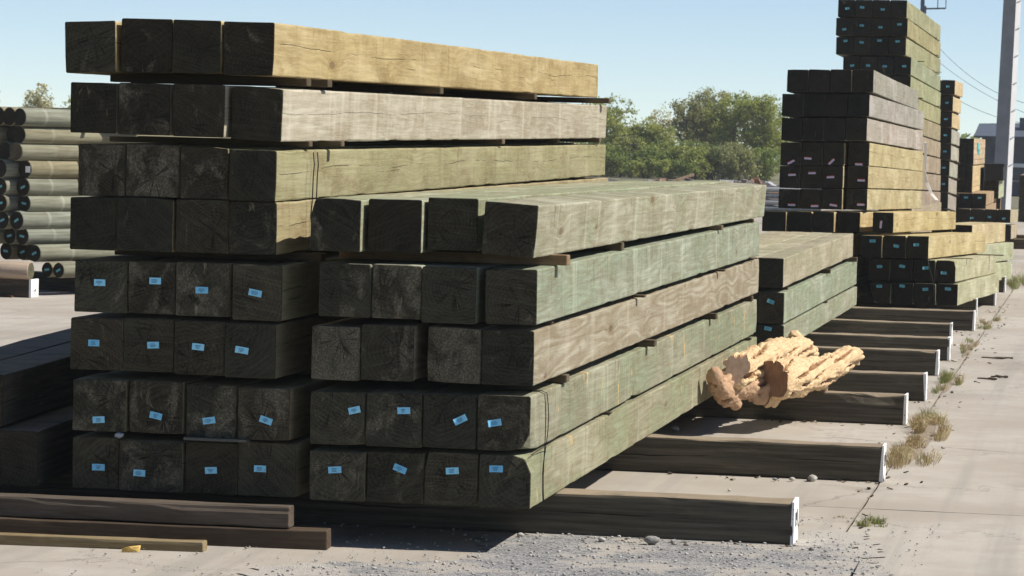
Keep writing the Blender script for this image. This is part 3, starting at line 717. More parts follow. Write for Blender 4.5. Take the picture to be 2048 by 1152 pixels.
TAGS = [
('A', 5, 1, 0.001, 0.139, 0, 'b'),
('A', 5, 2, 0.017, 0.153, 0, 'b'),
('A', 5, 3, 0.001, 0.121, 1, 'b'),
('A', 5, 4, -0.006, 0.127, -10, 'b'),
('A', 6, 1, -0.007, 0.126, 0, 'b'),
('A', 6, 2, 0.027, 0.125, 3, 'b'),
('A', 6, 3, -0.0, 0.131, -5, 'b'),
('A', 6, 4, -0.036, 0.128, -8, 'b'),
('A', 7, 1, 0.004, 0.055, 4, 'b'),
('A', 7, 2, 0.005, 0.083, -12, 'b'),
('A', 7, 3, -0.008, 0.078, 9, 'b'),
('A', 7, 4, 0.014, 0.093, -17, 'b'),
('A', 8, 1, 0.019, 0.102, 0, 'b'),
('A', 8, 2, -0.05, 0.085, -2, 'b'),
('A', 8, 3, 0.006, 0.111, 4, 'b'),
('A', 8, 4, -0.028, 0.128, 0, 'b'),
('B', 4, 1, 0.082, 0.163, 14, 'b'),
('B', 4, 2, 0.05, 0.169, 3, 'b'),
('B', 4, 3, 0.054, 0.134, 27, 'b'),
('B', 4, 4, -0.039, 0.127, 11, 'b'),
('B', 5, 1, -0.007, 0.143, 5, 'b'),
('B', 5, 2, 0.025, 0.159, -20, 'b'),
('B', 5, 3, 0.006, 0.16, 5, 'b'),
('B', 5, 4, -0.039, 0.179, 1, 'b'),
('C', 2, 4, -0.001, 0.179, -20, 'b'),
('C', 3, 4, -0.022, 0.167, -10, 'b'),
('D', 2, 1, 0.012, 0.176, 2, 'b'),
('D', 2, 2, 0.019, 0.128, -8, 'b'),
('D', 2, 3, -0.014, 0.145, 5, 'b'),
('D', 3, 1, 0.005, 0.149, 2, 'b'),
('D', 3, 2, 0.007, 0.157, -8, 'b'),
('D', 3, 3, 0.016, 0.144, 5, 'b'),
('D', 3, 4, -0.019, 0.095, -4, 'b'),
('D', 4, 1, -0.011, 0.181, 2, 'b'),
('D', 4, 2, -0.005, 0.191, -8, 'b'),
('D', 4, 3, 0.004, 0.165, 5, 'b'),
('D', 4, 4, 0.006, 0.175, -4, 'b'),
('D', 1, 5, -0.022, 0.085, 85, 'l'),
('E', 4, 1, 0.005, 0.038, 30, 'l'),
('E', 4, 2, -0.046, 0.077, -3, 'l'),
('E', 4, 3, -0.024, 0.042, 45, 'l'),
('E', 4, 4, 0.003, 0.014, 0, 'l'),
('E', 5, 1, 0.024, 0.145, 3, 'l'),
('E', 5, 2, 0.007, 0.162, 2, 'l'),
('E', 5, 3, -0.024, 0.118, 4, 'l'),
('E', 5, 4, 0.039, 0.084, 0, 'l'),
('E', 6, 1, 0.032, 0.04, 0, 'l'),
('E', 6, 2, 0.048, 0.034, 3, 'l'),
('E', 6, 3, 0.02, 0.049, -8, 'l'),
('E', 6, 4, 0.047, 0.06, 0, 'l'),
('F', 1, 1, 0.015, 0.121, 10, 'b'),
('F', 1, 2, -0.022, 0.137, -5, 'b'),
('F', 1, 3, 0.023, 0.111, 0, 'b'),
('F', 2, 1, -0.005, 0.087, 10, 'b'),
('F', 2, 2, -0.013, 0.144, -5, 'b'),
('F', 2, 3, -0.003, 0.12, 0, 'b'),
('F', 2, 4, 0.009, 0.165, 4, 'b'),
('F', 3, 1, 0.011, 0.192, 10, 'b'),
('F', 3, 2, -0.011, 0.174, -5, 'b'),
('F', 3, 3, -0.007, 0.203, 0, 'b'),
('F', 3, 4, 0.003, 0.193, 4, 'b'),
('F', 4, 1, 0.013, 0.121, 10, 'b'),
('F', 4, 2, -0.003, 0.123, -5, 'b'),
('F', 4, 3, -0.01, 0.114, 0, 'b'),
('F', 4, 4, 0.022, 0.117, 4, 'b'),
('G', 1, 2, -0.005, 0.146, 4, 'b'),
('G', 2, 2, 0.013, 0.146, 4, 'b'),
('G', 3, 2, 0.013, 0.146, 4, 'b'),
('G', 4, 2, 0.013, 0.147, 4, 'b'),
('G', 5, 2, 0.013, 0.147, 4, 'b'),
('G', 6, 2, 0.022, 0.147, 4, 'b'),
('G', 7, 2, 0.031, 0.147, 4, 'b'),
('I', 1, 2, -0.091, 0.08, 5, 'b'),
('I', 1, 3, -0.018, 0.106, 5, 'b'),
('I', 1, 4, 0.001, 0.084, 5, 'b')]

def tag_part(parent, x, z, ang, kind, k=1.0):
    b = MB()
    if kind == 'b':
        w, h = 0.0295 * k, 0.0152 * k
        w *= rng.uniform(0.94, 1.06); cu = [rng.uniform(0.0, 0.010) for _ in range(2)]; nx_ = 6; vs_ = []; fs_ = []
        for q in range(nx_ + 1):
            t = q / nx_ * 2 - 1; dy_ = -0.0022 - (cu[0] if t < 0 else cu[1]) * abs(t) ** 3
            vs_ += [(t * w, dy_, -h), (t * w, dy_, h), (t * w, dy_ + 0.0016, h), (t * w, dy_ + 0.0016, -h)]
        for q in range(nx_):
            for e in range(4): fs_.append((q * 4 + e, q * 4 + (e + 1) % 4, q * 4 + 4 + (e + 1) % 4, q * 4 + 4 + e))
        fs_ += [(3, 2, 1, 0), tuple(nx_ * 4 + e for e in range(4))]
        b.add(vs_, [tuple(reversed(f)) for f in fs_], 0)
        for q, ln in ((0.35, rng.uniform(.3, .55)), (-0.05, rng.uniform(.3, .62)), (-0.45, rng.uniform(.15, .45))):        # printed lines on the tag
            b.box(-w * ln - 0.004, w * ln - 0.004, -0.0040, -0.0021, h * q - 0.0016, h * q + 0.0016, 1)
        mats = [M['tag'] if k == 1.0 else M['tagf'], M['tag_ink']]
    else:
        w, h = 0.040 * k, 0.013 * k
        b.box(-w, w, -0.0022, 0.0, -h, h * 0.45, 0); b.box(-w, w, -0.0024, 0.0, h * 0.46, h, 1)
        mats = [M['tag_l'], M['tag_red']]
    o = b.build('tag', mats, parent)
    o.location = (x, -0.006, z); o.rotation_euler = (0, R(-ang), 0)
    return o

SIDEC = {  # stack, row -> (material, colour)
 ('A', 1): ('sawn', (0.408, 0.328, 0.162)), ('A', 2): ('grey', (0.385, 0.352, 0.27)), ('A', 3): ('olive', (0.281, 0.250, 0.137)), ('A', 4): ('olive', (0.323, 0.281, 0.160)),
 ('B', 1): ('mint', (0.311, 0.322, 0.221)), ('B', 2): ('mint', (0.275, 0.297, 0.225)), ('B', 3): ('plane', (0.306, 0.280, 0.205)), ('B', 4): ('torn', (0.262, 0.262, 0.178)), ('B', 5): ('torn', (0.282, 0.272, 0.176)),
 ('C', 1): ('far', (0.352, 0.317, 0.220)), ('C', 2): ('mint', (0.279, 0.306, 0.220)), ('C', 3): ('mint', (0.275, 0.289, 0.200)),
 ('D', 1): ('sawn', (0.447, 0.361, 0.181)), ('D', 2): ('sawn', (0.458, 0.387, 0.202)), ('D', 3): ('far', (0.361, 0.344, 0.224)), ('D', 4): ('far', (0.357, 0.357, 0.238)),
 ('E', 1): ('far', (0.314, 0.294, 0.257)), ('E', 2): ('far', (0.332, 0.314, 0.266)), ('E', 3): ('far', (0.342, 0.314, 0.266)), ('E', 4): ('sawn', (0.420, 0.353, 0.198)), ('E', 5): ('sawn', (0.420, 0.353, 0.189)), ('E', 6): ('sawn', (0.412, 0.353, 0.198)),
}
FC = [(0.34, 0.35, 0.20), (0.38, 0.34, 0.18), (0.34, 0.34, 0.19), (0.33, 0.36, 0.22), (0.34, 0.36, 0.21), (0.36, 0.36, 0.20), (0.38, 0.34, 0.21), (0.37, 0.32, 0.21), (0.37, 0.31, 0.21), (0.34, 0.28, 0.20), (0.33, 0.27, 0.20), (0.33, 0.28, 0.2), (0.33, 0.28, 0.2), (0.33, 0.28, 0.2)]
for i in range(14): SIDEC[('F', i + 1)] = ('far', (FC[i][0] * .86, FC[i][1] * .83, FC[i][2] * .86))
for i in range(9): SIDEC[('G', i + 1)] = ('far', (0.50, 0.40, 0.22) if i < 3 else (0.36, 0.34, 0.28))
for i in range(3): SIDEC[('J', i + 1)] = ('far', [(0.45, 0.38, 0.22), (0.38, 0.38, 0.25), (0.38, 0.38, 0.24)][i])
for i in range(2): SIDEC[('I', i + 1)] = ('far', (0.42, 0.36, 0.25))
LOOK = {('A', 1): 'yellow sawn', ('A', 2): 'pale weathered', ('A', 3): 'olive tan', ('A', 4): 'olive tan', ('B', 1): 'pale green', ('B', 2): 'mint green', ('B', 3): 'pale brown', ('B', 4): 'torn green', ('B', 5): 'mossy green'}
PATCH = {('A', 2, 2): .75, ('A', 3, 1): 0.95, ('A', 3, 2): 1.0, ('A', 3, 3): .7, ('A', 4, 4): .6, ('A', 5, 2): .8, ('A', 5, 3): .85, ('A', 7, 1): .9, ('A', 7, 2): .7, ('A', 7, 3): .75, ('A', 7, 4): .8, ('A', 8, 2): .8,
         ('B', 2, 2): 1.05, ('B', 3, 1): 1.05, ('B', 3, 2): .85, ('B', 3, 3): 1.25, ('B', 1, 4): .6, ('B', 4, 1): .7, ('B', 4, 2): .7, ('B', 4, 4): .8, ('B', 5, 1): .75, ('B', 5, 2): .7}
RECESS = {('B', 1, 2): 0.06, ('B', 1, 3): 0.115, ('B', 1, 1): 0.0, ('B', 1, 4): 0.0, ('A', 1, 2): 0.03, ('A', 2, 4): 0.05, ('A', 1, 4): 0.01, ('D', 1, 4): 0.10, ('E', 4, 4): 0.12, ('E', 5, 4): 0.10, ('E', 6, 4): 0.09, ('D', 1, 4): 0.08}
ROLL = {('A', 1, 1): -2.2, ('B', 1, 4): 3.6, ('A', 2, 4): 1.2, ('B', 2, 4): -0.6, ('B', 3, 3): 0.8}
TIMB = {}
taglist = {}
for t in TAGS: taglist[(t[0], t[1], t[2])] = t
near = {'A', 'B'}
for (st, r, c, x0, x1, z0, z1, y0, L, dz, dx) in ROWS:
    k = (st, r, c)
    if st == 'A': dz = [0, .053, .051, .044, .03, .02, .015, .01, 0][r]
    if st == 'B': dz = [0, -.012, .012, .012, .010, .0][r]
    if st == 'E': dz = -0.10
    if (st, r) in (('A', 8), ('B', 5), ('C', 3), ('D', 4), ('J', 3)): z0 = max(z0, 0.205)
    if (st, r) == ('E', 6): z0 = max(z0, 1.18)
    if (st, r) == ('D', 1): z1 = min(z1, 1.168)
    if st == 'F' and r > 4 and c < 3: continue
    side, colr = SIDEC.get((st, r), ('olive', (0.30, 0.27, 0.17)))
    jit = 1 + rng.uniform(-0.08, 0.08)
    colr = tuple(v * jit * (1 + rng.uniform(-0.03, 0.03)) for v in colr)
    dy = RECESS.get(k, rng.uniform(-0.012, 0.012))
    chips = ()
    w, h = x1 - x0, z1 - z0
    if k == ('B', 4, 4): chips = ((w / 2, 0.0, 0.16, 0.045),)
    if k == ('B', 5, 4): chips = ((w / 2, h, 0.12, 0.032),)
    if k == ('B', 5, 3): chips = ((-w / 2, h, 0.1, 0.022),)
    if k == ('B', 4, 1): chips = ((w / 2, 0, 0.1, 0.02),)
    if k == ('D', 4, 1): chips = ((-w / 2, 0, 0.2, 0.06),)
    if k == ('B', 1, 1): chips = ((-w / 2, h, 1.0, 0.025),)
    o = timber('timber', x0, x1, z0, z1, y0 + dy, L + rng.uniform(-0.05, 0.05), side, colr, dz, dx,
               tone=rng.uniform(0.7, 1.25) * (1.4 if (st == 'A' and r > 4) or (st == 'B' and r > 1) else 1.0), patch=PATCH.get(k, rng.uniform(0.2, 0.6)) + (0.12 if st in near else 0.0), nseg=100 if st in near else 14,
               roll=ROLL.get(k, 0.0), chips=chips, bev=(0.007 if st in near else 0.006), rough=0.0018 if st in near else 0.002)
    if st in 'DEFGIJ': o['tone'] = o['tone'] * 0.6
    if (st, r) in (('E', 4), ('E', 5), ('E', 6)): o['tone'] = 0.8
    nrow = max(q[1] for q in ROWS if q[0] == st)
    ncol = max(q[2] for q in ROWS if q[0] == st and q[1] == r)
    look = LOOK.get((st, r), '') if c == ncol else ''
    col_w = ORD[c] + ' timber from left' if not (st == 'F' and r > 4) else ('rightmost timber' if c == ncol else 'timber next to the rightmost')
    lab = f"{col_w} in the {ORD[r]} layer from top, {STACK[st]}"
    if look: lab = f"{look} {lab}"
    if len(lab.split()) > 16: lab = lab.replace(' in the ', ', ').replace(' from top', ' down')
    if len(lab.split()) > 16: lab = lab.replace(look + ' ', '', 1) if look else lab.replace(' from left', '')
    tag_obj(o, lab, 'timber', 'timbers of the ' + STACK[st])
    TIMB[k] = o
    if k in taglist:
        t = taglist[k]
        far = st not in near
        tag_part(o, t[3], t[4], t[5], t[6], 1.02 if far and t[6] == 'b' else 1.0)
    L_ = L

# ------------------------------------------------------------------ hidden rows that carry what is seen
def simple_stack(st, x0, n, w, rows, y0, L, side, colr, labels, dx=0.0):
    for r, (z0, z1) in enumerate(rows):
        for c in range(n):
            o = timber('timber', x0 + c * w, x0 + c * w + w - 0.006, z0, z1, y0 + rng.uniform(-.02, .02), L, side, colr, 0, dx, nseg=4, tone=0.6)
            tag_obj(o, labels(r, c), 'timber', 'timbers of the ' + st)
# below the yellow row, behind the short stack
simple_stack('stack under the left of the grey and yellow stack', -3.52, 2, 0.40, [(0.205, 0.42), (0.44, 0.66), (0.68, 0.915)], 35.1, 4.6, 'far', (0.4, 0.4, 0.27),
             lambda r, c: f"{['lower','middle','upper'][r]} {['left','right'][c]} timber in the dark gap below the grey and yellow stack", 0.3)
# two more layers under the highest stack
simple_stack('highest green stack at right', -3.22, 2, 0.24, [(0.205, 0.44), (0.47, 0.70), (0.73, 0.985)], 46.5, 6.3, 'far', (0.33, 0.28, 0.2),
             lambda r, c: f"{['lowest','second lowest','third lowest'][r]} {['inner','outer'][c]} timber at the foot of the highest green stack", 0.1)

# ------------------------------------------------------------------ stickers between layers
def sticker(x0, x1, y, z, th, wd, lab, grp, colr=(0.22, 0.17, 0.11), yaw=0.0):
    b_vs, b_fs, b_fm = timber_geo(wd, th, x1 - x0, rng.uniform(0, 90), 4, 0.002, 0.001)
    o = mesh_obj('sticker', b_vs, b_fs, [M['stick'], M['stick']], None, b_fm)
    o.location = (x1, y, z); o.rotation_euler = (0, 0, R(90 + yaw))
    j = rng.uniform(0.6, 1.25)
    o.color = (colr[0] * j, colr[1] * j, colr[2] * j, 1)
    tag_obj(o, lab, 'sticker', grp)
    return o
def zgap(st, r, y):
    up = [o for k, o in TIMB.items() if k[0] == st and k[1] == r]
    dn = [o for k, o in TIMB.items() if k[0] == st and k[1] == r + 1]
    def at(o, top):
        h = max(v.co.z for v in o.data.vertices) if top else 0.0
        return o.location.z + h + (y - o.location.y) * math.tan(o.rotation_euler.x)
    lo = max(at(o, True) for o in dn); hi = min(at(o, False) for o in up)
    xr = max(o.location.x + max(v.co.x for v in o.data.vertices) for o in up + dn)
    xl = min(o.location.x + min(v.co.x for v in o.data.vertices) for o in up + dn)
    return lo, hi, xl, xr
SPOS = {('A', 1): [(14.95, .015), (15.27, .05), (18.07, .01), (21.14, .01), (23.95, .10)], ('A', 2): [(15.0, .02), (15.45, .09), (19.98, .02), (22.3, -.03), (23.9, .02)], ('A', 3): [(16.5, -.04), (19.9, 0), (23.4, 0)],
        ('A', 4): [(14.95, .10), (18.5, 0), (22.5, 0)], ('A', 5): [(15.4, -.05), (19, -.05), (23, -.05)], ('A', 6): [(15.2, -.05), (19, -.05), (23, -.05)], ('A', 7): [(15.2, -.05), (19, -.05), (23, -.05)],
        ('B', 1): [(14.92, .075), (17.06, -.01), (21.3, .03), (23.4, .0)], ('B', 2): [(14.95, -.02), (17.65, .05), (21.4, .05), (23.5, .0)], ('B', 3): [(15.3, .02), (18.15, .06), (21.1, .05), (23.6, .0)], ('B', 4): [(16.75, .012), (20.0, -.05), (23.5, .012)],
        ('C', 1): [(27.0, -.03), (30.5, .04), (33.6, .06)], ('C', 2): [(27.0, -.02), (30.4, .02), (33.5, -.02)]}
for (st, r), l in SPOS.items():
    for i, (y, pr) in enumerate(l):
        lo, hi, xl, xr = zgap(st, r, y)
        th = hi - lo - 0.001
        if th < 0.005: th = 0.005; lo = (lo + hi) / 2 - 0.003
        last = i == len(l) - 1
        sticker(xl + (0.075 if r in (1, 4) and st == 'A' else 0.03), xr + (pr * 0.7 if pr > 0 else pr), y, lo + 0.0005, th, 0.085 if th > 0.03 else 0.06,
                f"{ORD[i + 1]} spacer board from the front, {ORD[r]} gap from top, {STACK[st]}", 'spacer boards of the ' + STACK[st],
                (0.12, 0.095, 0.06) if (st, r, i) != ('B', 1, 0) else (0.22, 0.15, 0.085))
for st, ys in (('F', [48.0, 51.6]), ('E', [36.5, 41.2]), ('D', [36.0, 38.8]), ('G', [60.8, 62.4])):
    mr = max(k[1] for k in TIMB if k[0] == st)
    for r in range(1, mr):
        for i, y in enumerate(ys):
            lo, hi, xl, xr = zgap(st, r, y)
            th = hi - lo
            if th < 0.008 or (st == 'D' and r == 1): continue
            dxo = [o for k, o in TIMB.items() if k[0] == st and k[1] == r][0]
            sh = -(y - dxo.location.y) * math.tan(dxo.rotation_euler.z)
            sticker(xr - 0.45 + sh, xr + sh + rng.uniform(-0.02, 0.08), y, lo + 0.0005, th - 0.001, 0.07, f"{['near','far'][i]} spacer board, {ORD[r]} gap from top, {STACK[st]}", 'spacer boards of the ' + STACK[st], (0.16, 0.13, 0.09))

# ------------------------------------------------------------------ sleepers with white painted ends
SL = [(-1.405, 15.19), (-1.194, 18.25), (-1.30, 22.05), (-1.286, 24.18), (-1.336, 26.92), (-1.336, 28.86), (-1.43, 31.2), (-1.315, 33.7), (-1.40, 36.4), (-1.289, 39.2), (-1.288, 42.9), (-1.35, 47.5), (-1.5, 51.0)]
SLW = ['with handwriting on its white end', 'beside the large dry weed', 'under the driftwood', 'second beyond the dry weed', 'third beyond the dry weed', 'fourth beyond the dry weed, longest white end', 'fifth beyond the dry weed', 'just before the low tagged stack', 'under the front of the low tagged stack', 'under the back of the low tagged stack', 'under the small stack behind the tagged stack', 'beneath the front of the highest green stack', 'beneath the back of the highest green stack']
for i, (xe, ys) in enumerate(SL):
    L = 3.75 if i < 4 else 3.0
    h = 0.203
    w = 0.235 if i == 0 else 0.2
    o = timber('sleeper', -w / 2, w / 2, 0.0, h - (0.001), 0.0, L, 'dark', (0.088, 0.080, 0.065), nseg=40, tone=0.9, bev=0.013, rough=0.006)
    o.location = (xe, ys + w / 2, 0.0)
    o.rotation_euler = (0, 0, R(90 + rng.uniform(-0.5, 0.5) + (0.6 if i == 0 else 0)))
    b = MB()
    # painted cap: thin shell over the end that laps a little over the edges
    e = 0.003; lap = 0.012
    vsx = [(-w/2 - e, -e, -0.0 + 0.004), (w/2 + e, -e, 0.004), (w/2 + e, -e, h + e), (-w/2 - e, -e, h + e)]
    ring2 = [(-w/2 - e, lap * (1 + rng.uniform(-.6, .9)), 0.004), (w/2 + e, lap * (1 + rng.uniform(-.6, .9)), 0.004), (w/2 + e, lap * (1 + rng.uniform(-.6, .9)), h + e), (-w/2 - e, lap * (1 + rng.uniform(-.6, .9)), h + e)]
    b.add(vsx + ring2, [(0, 1, 2, 3), (0, 4, 5, 1), (1, 5, 6, 2), (2, 6, 7, 3), (3, 7, 4, 0), (4, 7, 6, 5)])
    po = b.build('painted_end', [M['white']], o)
    if i in (0, 1):       # hand-written strokes on the paint
        b = MB()
        for (ax, az, bx, bz) in ((-0.05, 0.15, -0.045, 0.09), (-0.045, 0.09, -0.03, 0.085), (0.03, 0.16, 0.035, 0.10), (0.035, 0.10, 0.02, 0.085), (0.0, 0.15, 0.005, 0.11)):
            b.tube([(ax, -e - 0.0012, az), (bx, -e - 0.0012, bz)], 0.0035, 4)
        b.build('handwriting', [M['ink']], po)
    tag_obj(o, f"dark square sleeper {SLW[i]}", 'sleeper', 'white ended sleepers on the concrete')

# ------------------------------------------------------------------ shadowed stack at the far left edge
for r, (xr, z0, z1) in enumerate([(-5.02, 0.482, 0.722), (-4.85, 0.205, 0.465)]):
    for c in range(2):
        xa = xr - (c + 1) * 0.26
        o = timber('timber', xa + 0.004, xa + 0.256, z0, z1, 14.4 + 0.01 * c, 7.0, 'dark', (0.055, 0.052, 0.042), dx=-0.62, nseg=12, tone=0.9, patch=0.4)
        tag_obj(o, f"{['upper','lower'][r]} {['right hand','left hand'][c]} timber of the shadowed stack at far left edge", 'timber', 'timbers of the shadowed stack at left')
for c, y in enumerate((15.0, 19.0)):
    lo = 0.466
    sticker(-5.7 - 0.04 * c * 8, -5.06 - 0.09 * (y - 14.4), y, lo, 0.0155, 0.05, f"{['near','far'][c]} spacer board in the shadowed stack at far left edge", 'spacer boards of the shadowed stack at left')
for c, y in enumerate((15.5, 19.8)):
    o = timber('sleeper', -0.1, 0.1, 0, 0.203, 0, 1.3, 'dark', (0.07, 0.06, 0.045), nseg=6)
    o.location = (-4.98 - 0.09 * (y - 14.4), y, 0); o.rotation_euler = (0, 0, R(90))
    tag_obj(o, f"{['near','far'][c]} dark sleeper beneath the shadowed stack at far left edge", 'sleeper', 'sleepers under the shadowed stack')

# ------------------------------------------------------------------ loose boards lying in front of the tall stack
def lying(name, p_right, yaw, L, w, h, z, colr, lab, cat, side='stick', tone=1.0, endc=None, bev=0.004):
    o = timber(name, -w / 2, w / 2, 0, h, 0, L, side, colr, nseg=24, bev=bev, rough=0.003, tone=tone, endm=M['stick'])
    o.location = (p_right[0], p_right[1] + w / 2, z); o.rotation_euler = (0, 0, R(90 + yaw))
    tag_obj(o, lab, cat, 'loose boards in front of the tall stack')
    return o
lying('board', (-3.425, 14.23), 4.0, 3.2, 0.12, 0.088, 0.0, (0.085, 0.062, 0.042), 'brown board on the concrete with another board resting on it', 'board', bev=0.006)
lying('board', (-3.60, 14.225), 2.3, 3.0, 0.115, 0.097, 0.0905, (0.115, 0.094, 0.074), 'grey brown beam with a chamfered end lying on top of the brown board', 'board', bev=0.011)
lying('board', (-3.925, 13.96), 5.0, 2.6, 0.085, 0.046, 0.0, (0.26, 0.205, 0.115), 'thin pale edged board nearest the camera on bare concrete', 'board', bev=0.003)

b = MB()   # splintered yellow chip on the concrete
b.add([(0, 0, 0), (0.07, 0.02, 0.002), (0.075, 0.032, 0.004), (0.01, 0.018, 0), (0.0, 0.004, 0.016), (0.074, 0.024, 0.026), (0.078, 0.034, 0.03), (0.008, 0.018, 0.014), (0.03, 0.0, 0.026), (0.034, 0.016, 0.024)],
      [(0, 3, 2, 1), (0, 1, 5, 8, 4), (1, 2, 6, 5), (2, 3, 7, 9, 6), (3, 0, 4, 7), (4, 8, 9, 7), (8, 5, 6, 9)])
M['rawwood'] = plain('wood_raw_yellow', (0.62, 0.42, 0.13, 1), 0.8, 0.3, 60)
o = b.build('wood_chip', [M['rawwood']], loc=(-4.26, 13.83, 0.001)); tag_obj(o, 'small yellow splintered wood chip in front of the thin board', 'wood chip')
# pale scrap caught between the two lowest layers of the tall stack
b = MB(); vs, fs = stone_geo(0.02, 4.4, 1); b.add(vs, fs)
M['rag'] = plain('plastic_scrap_grey', (0.34, 0.36, 0.38, 1), 0.6, 0.2, 40)
o = b.build('plastic_scrap', [M['rag']], loc=(-4.467, 14.43, 0.462)); tag_obj(o, 'pale crumpled scrap caught between the two lowest layers of tall stack', 'scrap')
b = MB(); b.box(0, 0.30, 0, 0.06, 0, 0.012)
o = b.build('thin_batten', [M['rawwood']], loc=(-4.15, 14.40, 0.4555)); o.data.materials[0] = plain('wood_batten_grey', (0.10, 0.10, 0.085, 1), 0.85, 0.2, 40)
tag_obj(o, 'thin grey batten lying between the two lowest layers of tall stack', 'batten')

# ------------------------------------------------------------------ wires and straps
def wire(name, pts, r, lab, cat='wire', mat='wire', grp=None, n=5):
    b = MB(); b.tube(pts, r, n)
    o = b.build(name, [M[mat]], smooth=True); tag_obj(o, lab, cat, grp); return o
xb = -2.519
for i, (ya, yb2, bow) in enumerate(((14.66, 14.70, 0.004), (14.72, 14.69, 0.010))):
    pts = [(-2.75, ya, 0.722), (xb - 0.02, ya, 0.7225), (xb + 0.006, ya, 0.712)]
    for t in range(1, 10):
        f = t / 9; pts.append((xb + 0.008 + bow * math.sin(f * 6), ya + (yb2 - ya) * f, 0.712 + (0.215 - 0.712) * f))
    wire('binding_wire', pts, 0.0022, f"{['left','right'][i]} thin dark binding wire down the torn green corner", 'wire', 'wire', 'binding wires')
xa = -3.722
for i, ya in enumerate((15.02, 15.10)):
    pts = [(xa + 0.004 + 0.004 * math.sin(f), ya + 0.01 * math.sin(f * 2.1), 1.79 - 0.06 * f) for f in range(0, 9)]
    wire('binding_wire', pts, 0.003, f"{['left','right'][i]} thin dark wire hanging down the olive side of the tall stack", 'wire', 'wire', 'binding wires')
wire('binding_wire', [(-2.535 + 0.02 * k, 14.47 + 0.09 * k, 0.448 + 0.018 * k - 0.0008 * k * k) for k in range(0, 5)], 0.002, 'thin slanting wire at the broken lower corner of middle stack', 'wire', 'wire', 'binding wires')
# white strap end hanging at the yellow side
b = MB()
pts = [(-2.33, 42.0, 1.93), (-2.325, 42.02, 1.75), (-2.33, 42.0, 1.55), (-2.30, 42.0, 1.42), (-2.235, 41.96, 1.28), (-2.16, 41.9, 1.20)]
pts = [(x - 0.0, y, z) for x, y, z in pts]
vs = []; fs = []
for i, p in enumerate(pts):
    vs += [(p[0] - 0.018, p[1], p[2]), (p[0] + 0.018, p[1], p[2]), (p[0] + 0.018, p[1] + 0.008, p[2] + 0.004), (p[0] - 0.018, p[1] + 0.008, p[2] + 0.004)]
for i in range(len(pts) - 1):
    for k in range(4): fs.append((i * 4 + k, i * 4 + (k + 1) % 4, i * 4 + 4 + (k + 1) % 4, i * 4 + 4 + k))
fs += [(3, 2, 1, 0), tuple((len(pts) - 1) * 4 + k for k in range(4))]
b.add(vs, fs); o = b.build('plastic_strap', [M['strapw']]); tag_obj(o, 'white plastic strap end hanging off the yellow layers', 'strap')
# wire drooping over the low tagged stack
wire('binding_wire', [(-1.86, 34.62, 0.70), (-1.84, 34.61, 0.60), (-1.80, 34.6, 0.48), (-1.78, 34.6, 0.36), (-1.82, 34.58, 0.25), (-1.98, 34.56, 0.16), (-2.2, 34.54, 0.10)], 0.006, 'thin rusty wire drooping across the tagged ends at right', 'wire', 'wire', 'binding wires')

# ------------------------------------------------------------------ driftwood
def remeshed(name, spheres, voxel, mat, cuts=(), carve=0.02, seed=0.0):
    bm = bmesh.new()
    for (p, r) in spheres:
        bmesh.ops.create_icosphere(bm, subdivisions=2, radius=r, matrix=Matrix.Translation(p))
    me = bpy.data.meshes.new(name); bm.to_mesh(me); bm.free()
    ob = bpy.data.objects.new(name, me); COL.objects.link(ob)
    md = ob.modifiers.new('r', 'REMESH'); md.mode = 'VOXEL'; md.voxel_size = voxel * 0.8
    dg = bpy.context.evaluated_depsgraph_get()
    me2 = bpy.data.meshes.new_from_object(ob.evaluated_get(dg))
    ob.modifiers.clear(); ob.data = me2; bpy.data.meshes.remove(me)
    bm = bmesh.new(); bm.from_mesh(me2)
    bmesh.ops.smooth_vert(bm, verts=bm.verts, factor=0.5, use_axis_x=True, use_axis_y=True, use_axis_z=True)
    bm.normal_update()
    ax = Vector((0.30, 0.95, 0.08)).normalized()
    pk = {}; bm.verts.index_update()
    for v in bm.verts:
        p = v.co
        a = p.dot(ax); q = p - ax * a
        w = Vector((a * 5.0, 0, 0)) + q * 23.0 + Vector((seed, seed, 0))
        n1 = mnoise.noise(w); n2 = mnoise.noise(w * 2.1 + Vector((7, 3, 1))); n3 = mnoise.noise(p * 9); n4 = mnoise.noise(Vector((a * 14, 0, 0)) + q * 60)
        pock = min(1.0, max(0.0, n1 - 0.17) * 4.0); pk[v.index] = pock
        rid = -abs(n2) * 0.35
        v.co = p + v.normal * (-carve * pock * 1.05 - carve * 0.2 * (1 - abs(n2)) ** 3 + 0.026 * n3 - 0.002 * abs(n4))
    for f in bm.faces:
        if sum(pk[v.index] for v in f.verts) / len(f.verts) > 0.55: f.material_index = 4
    for (pt, nr) in cuts:
        geom = bm.verts[:] + bm.edges[:] + bm.faces[:]
        res = bmesh.ops.bisect_plane(bm, geom=geom, plane_co=pt, plane_no=nr, clear_outer=True)
        ed = [e for e in bm.edges if e.is_boundary]
        before = set(bm.faces)
        bmesh.ops.holes_fill(bm, edges=ed, sides=0)
        for f in bm.faces:
            if f not in before: f.material_index = 1
    keep = [f.material_index for f in bm.faces]
    bm.to_mesh(me2); bm.free()
    me2.materials.clear()
    for m in (mat[0], mat[1], M['drift_shade_root'], M['drift_cut_shade'], M['drift_slit']): me2.materials.append(m)
    me2.polygons.foreach_set('material_index', keep)
    me2.polygons.foreach_set('use_smooth', [p.material_index in (0, 4) for p in me2.polygons])
    return ob
g = NT('driftwood_tan')
o_ = g.obj(); n1 = g.noise(o_, 16.0, 5, 0.6); n2 = g.noise(o_, 60.0, 4, 0.6)
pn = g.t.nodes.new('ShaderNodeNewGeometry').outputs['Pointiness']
c = g.mix(g.ramp(n1, 0.35, 0.7), (0.60, 0.435, 0.25, 1), (0.48, 0.305, 0.16, 1))
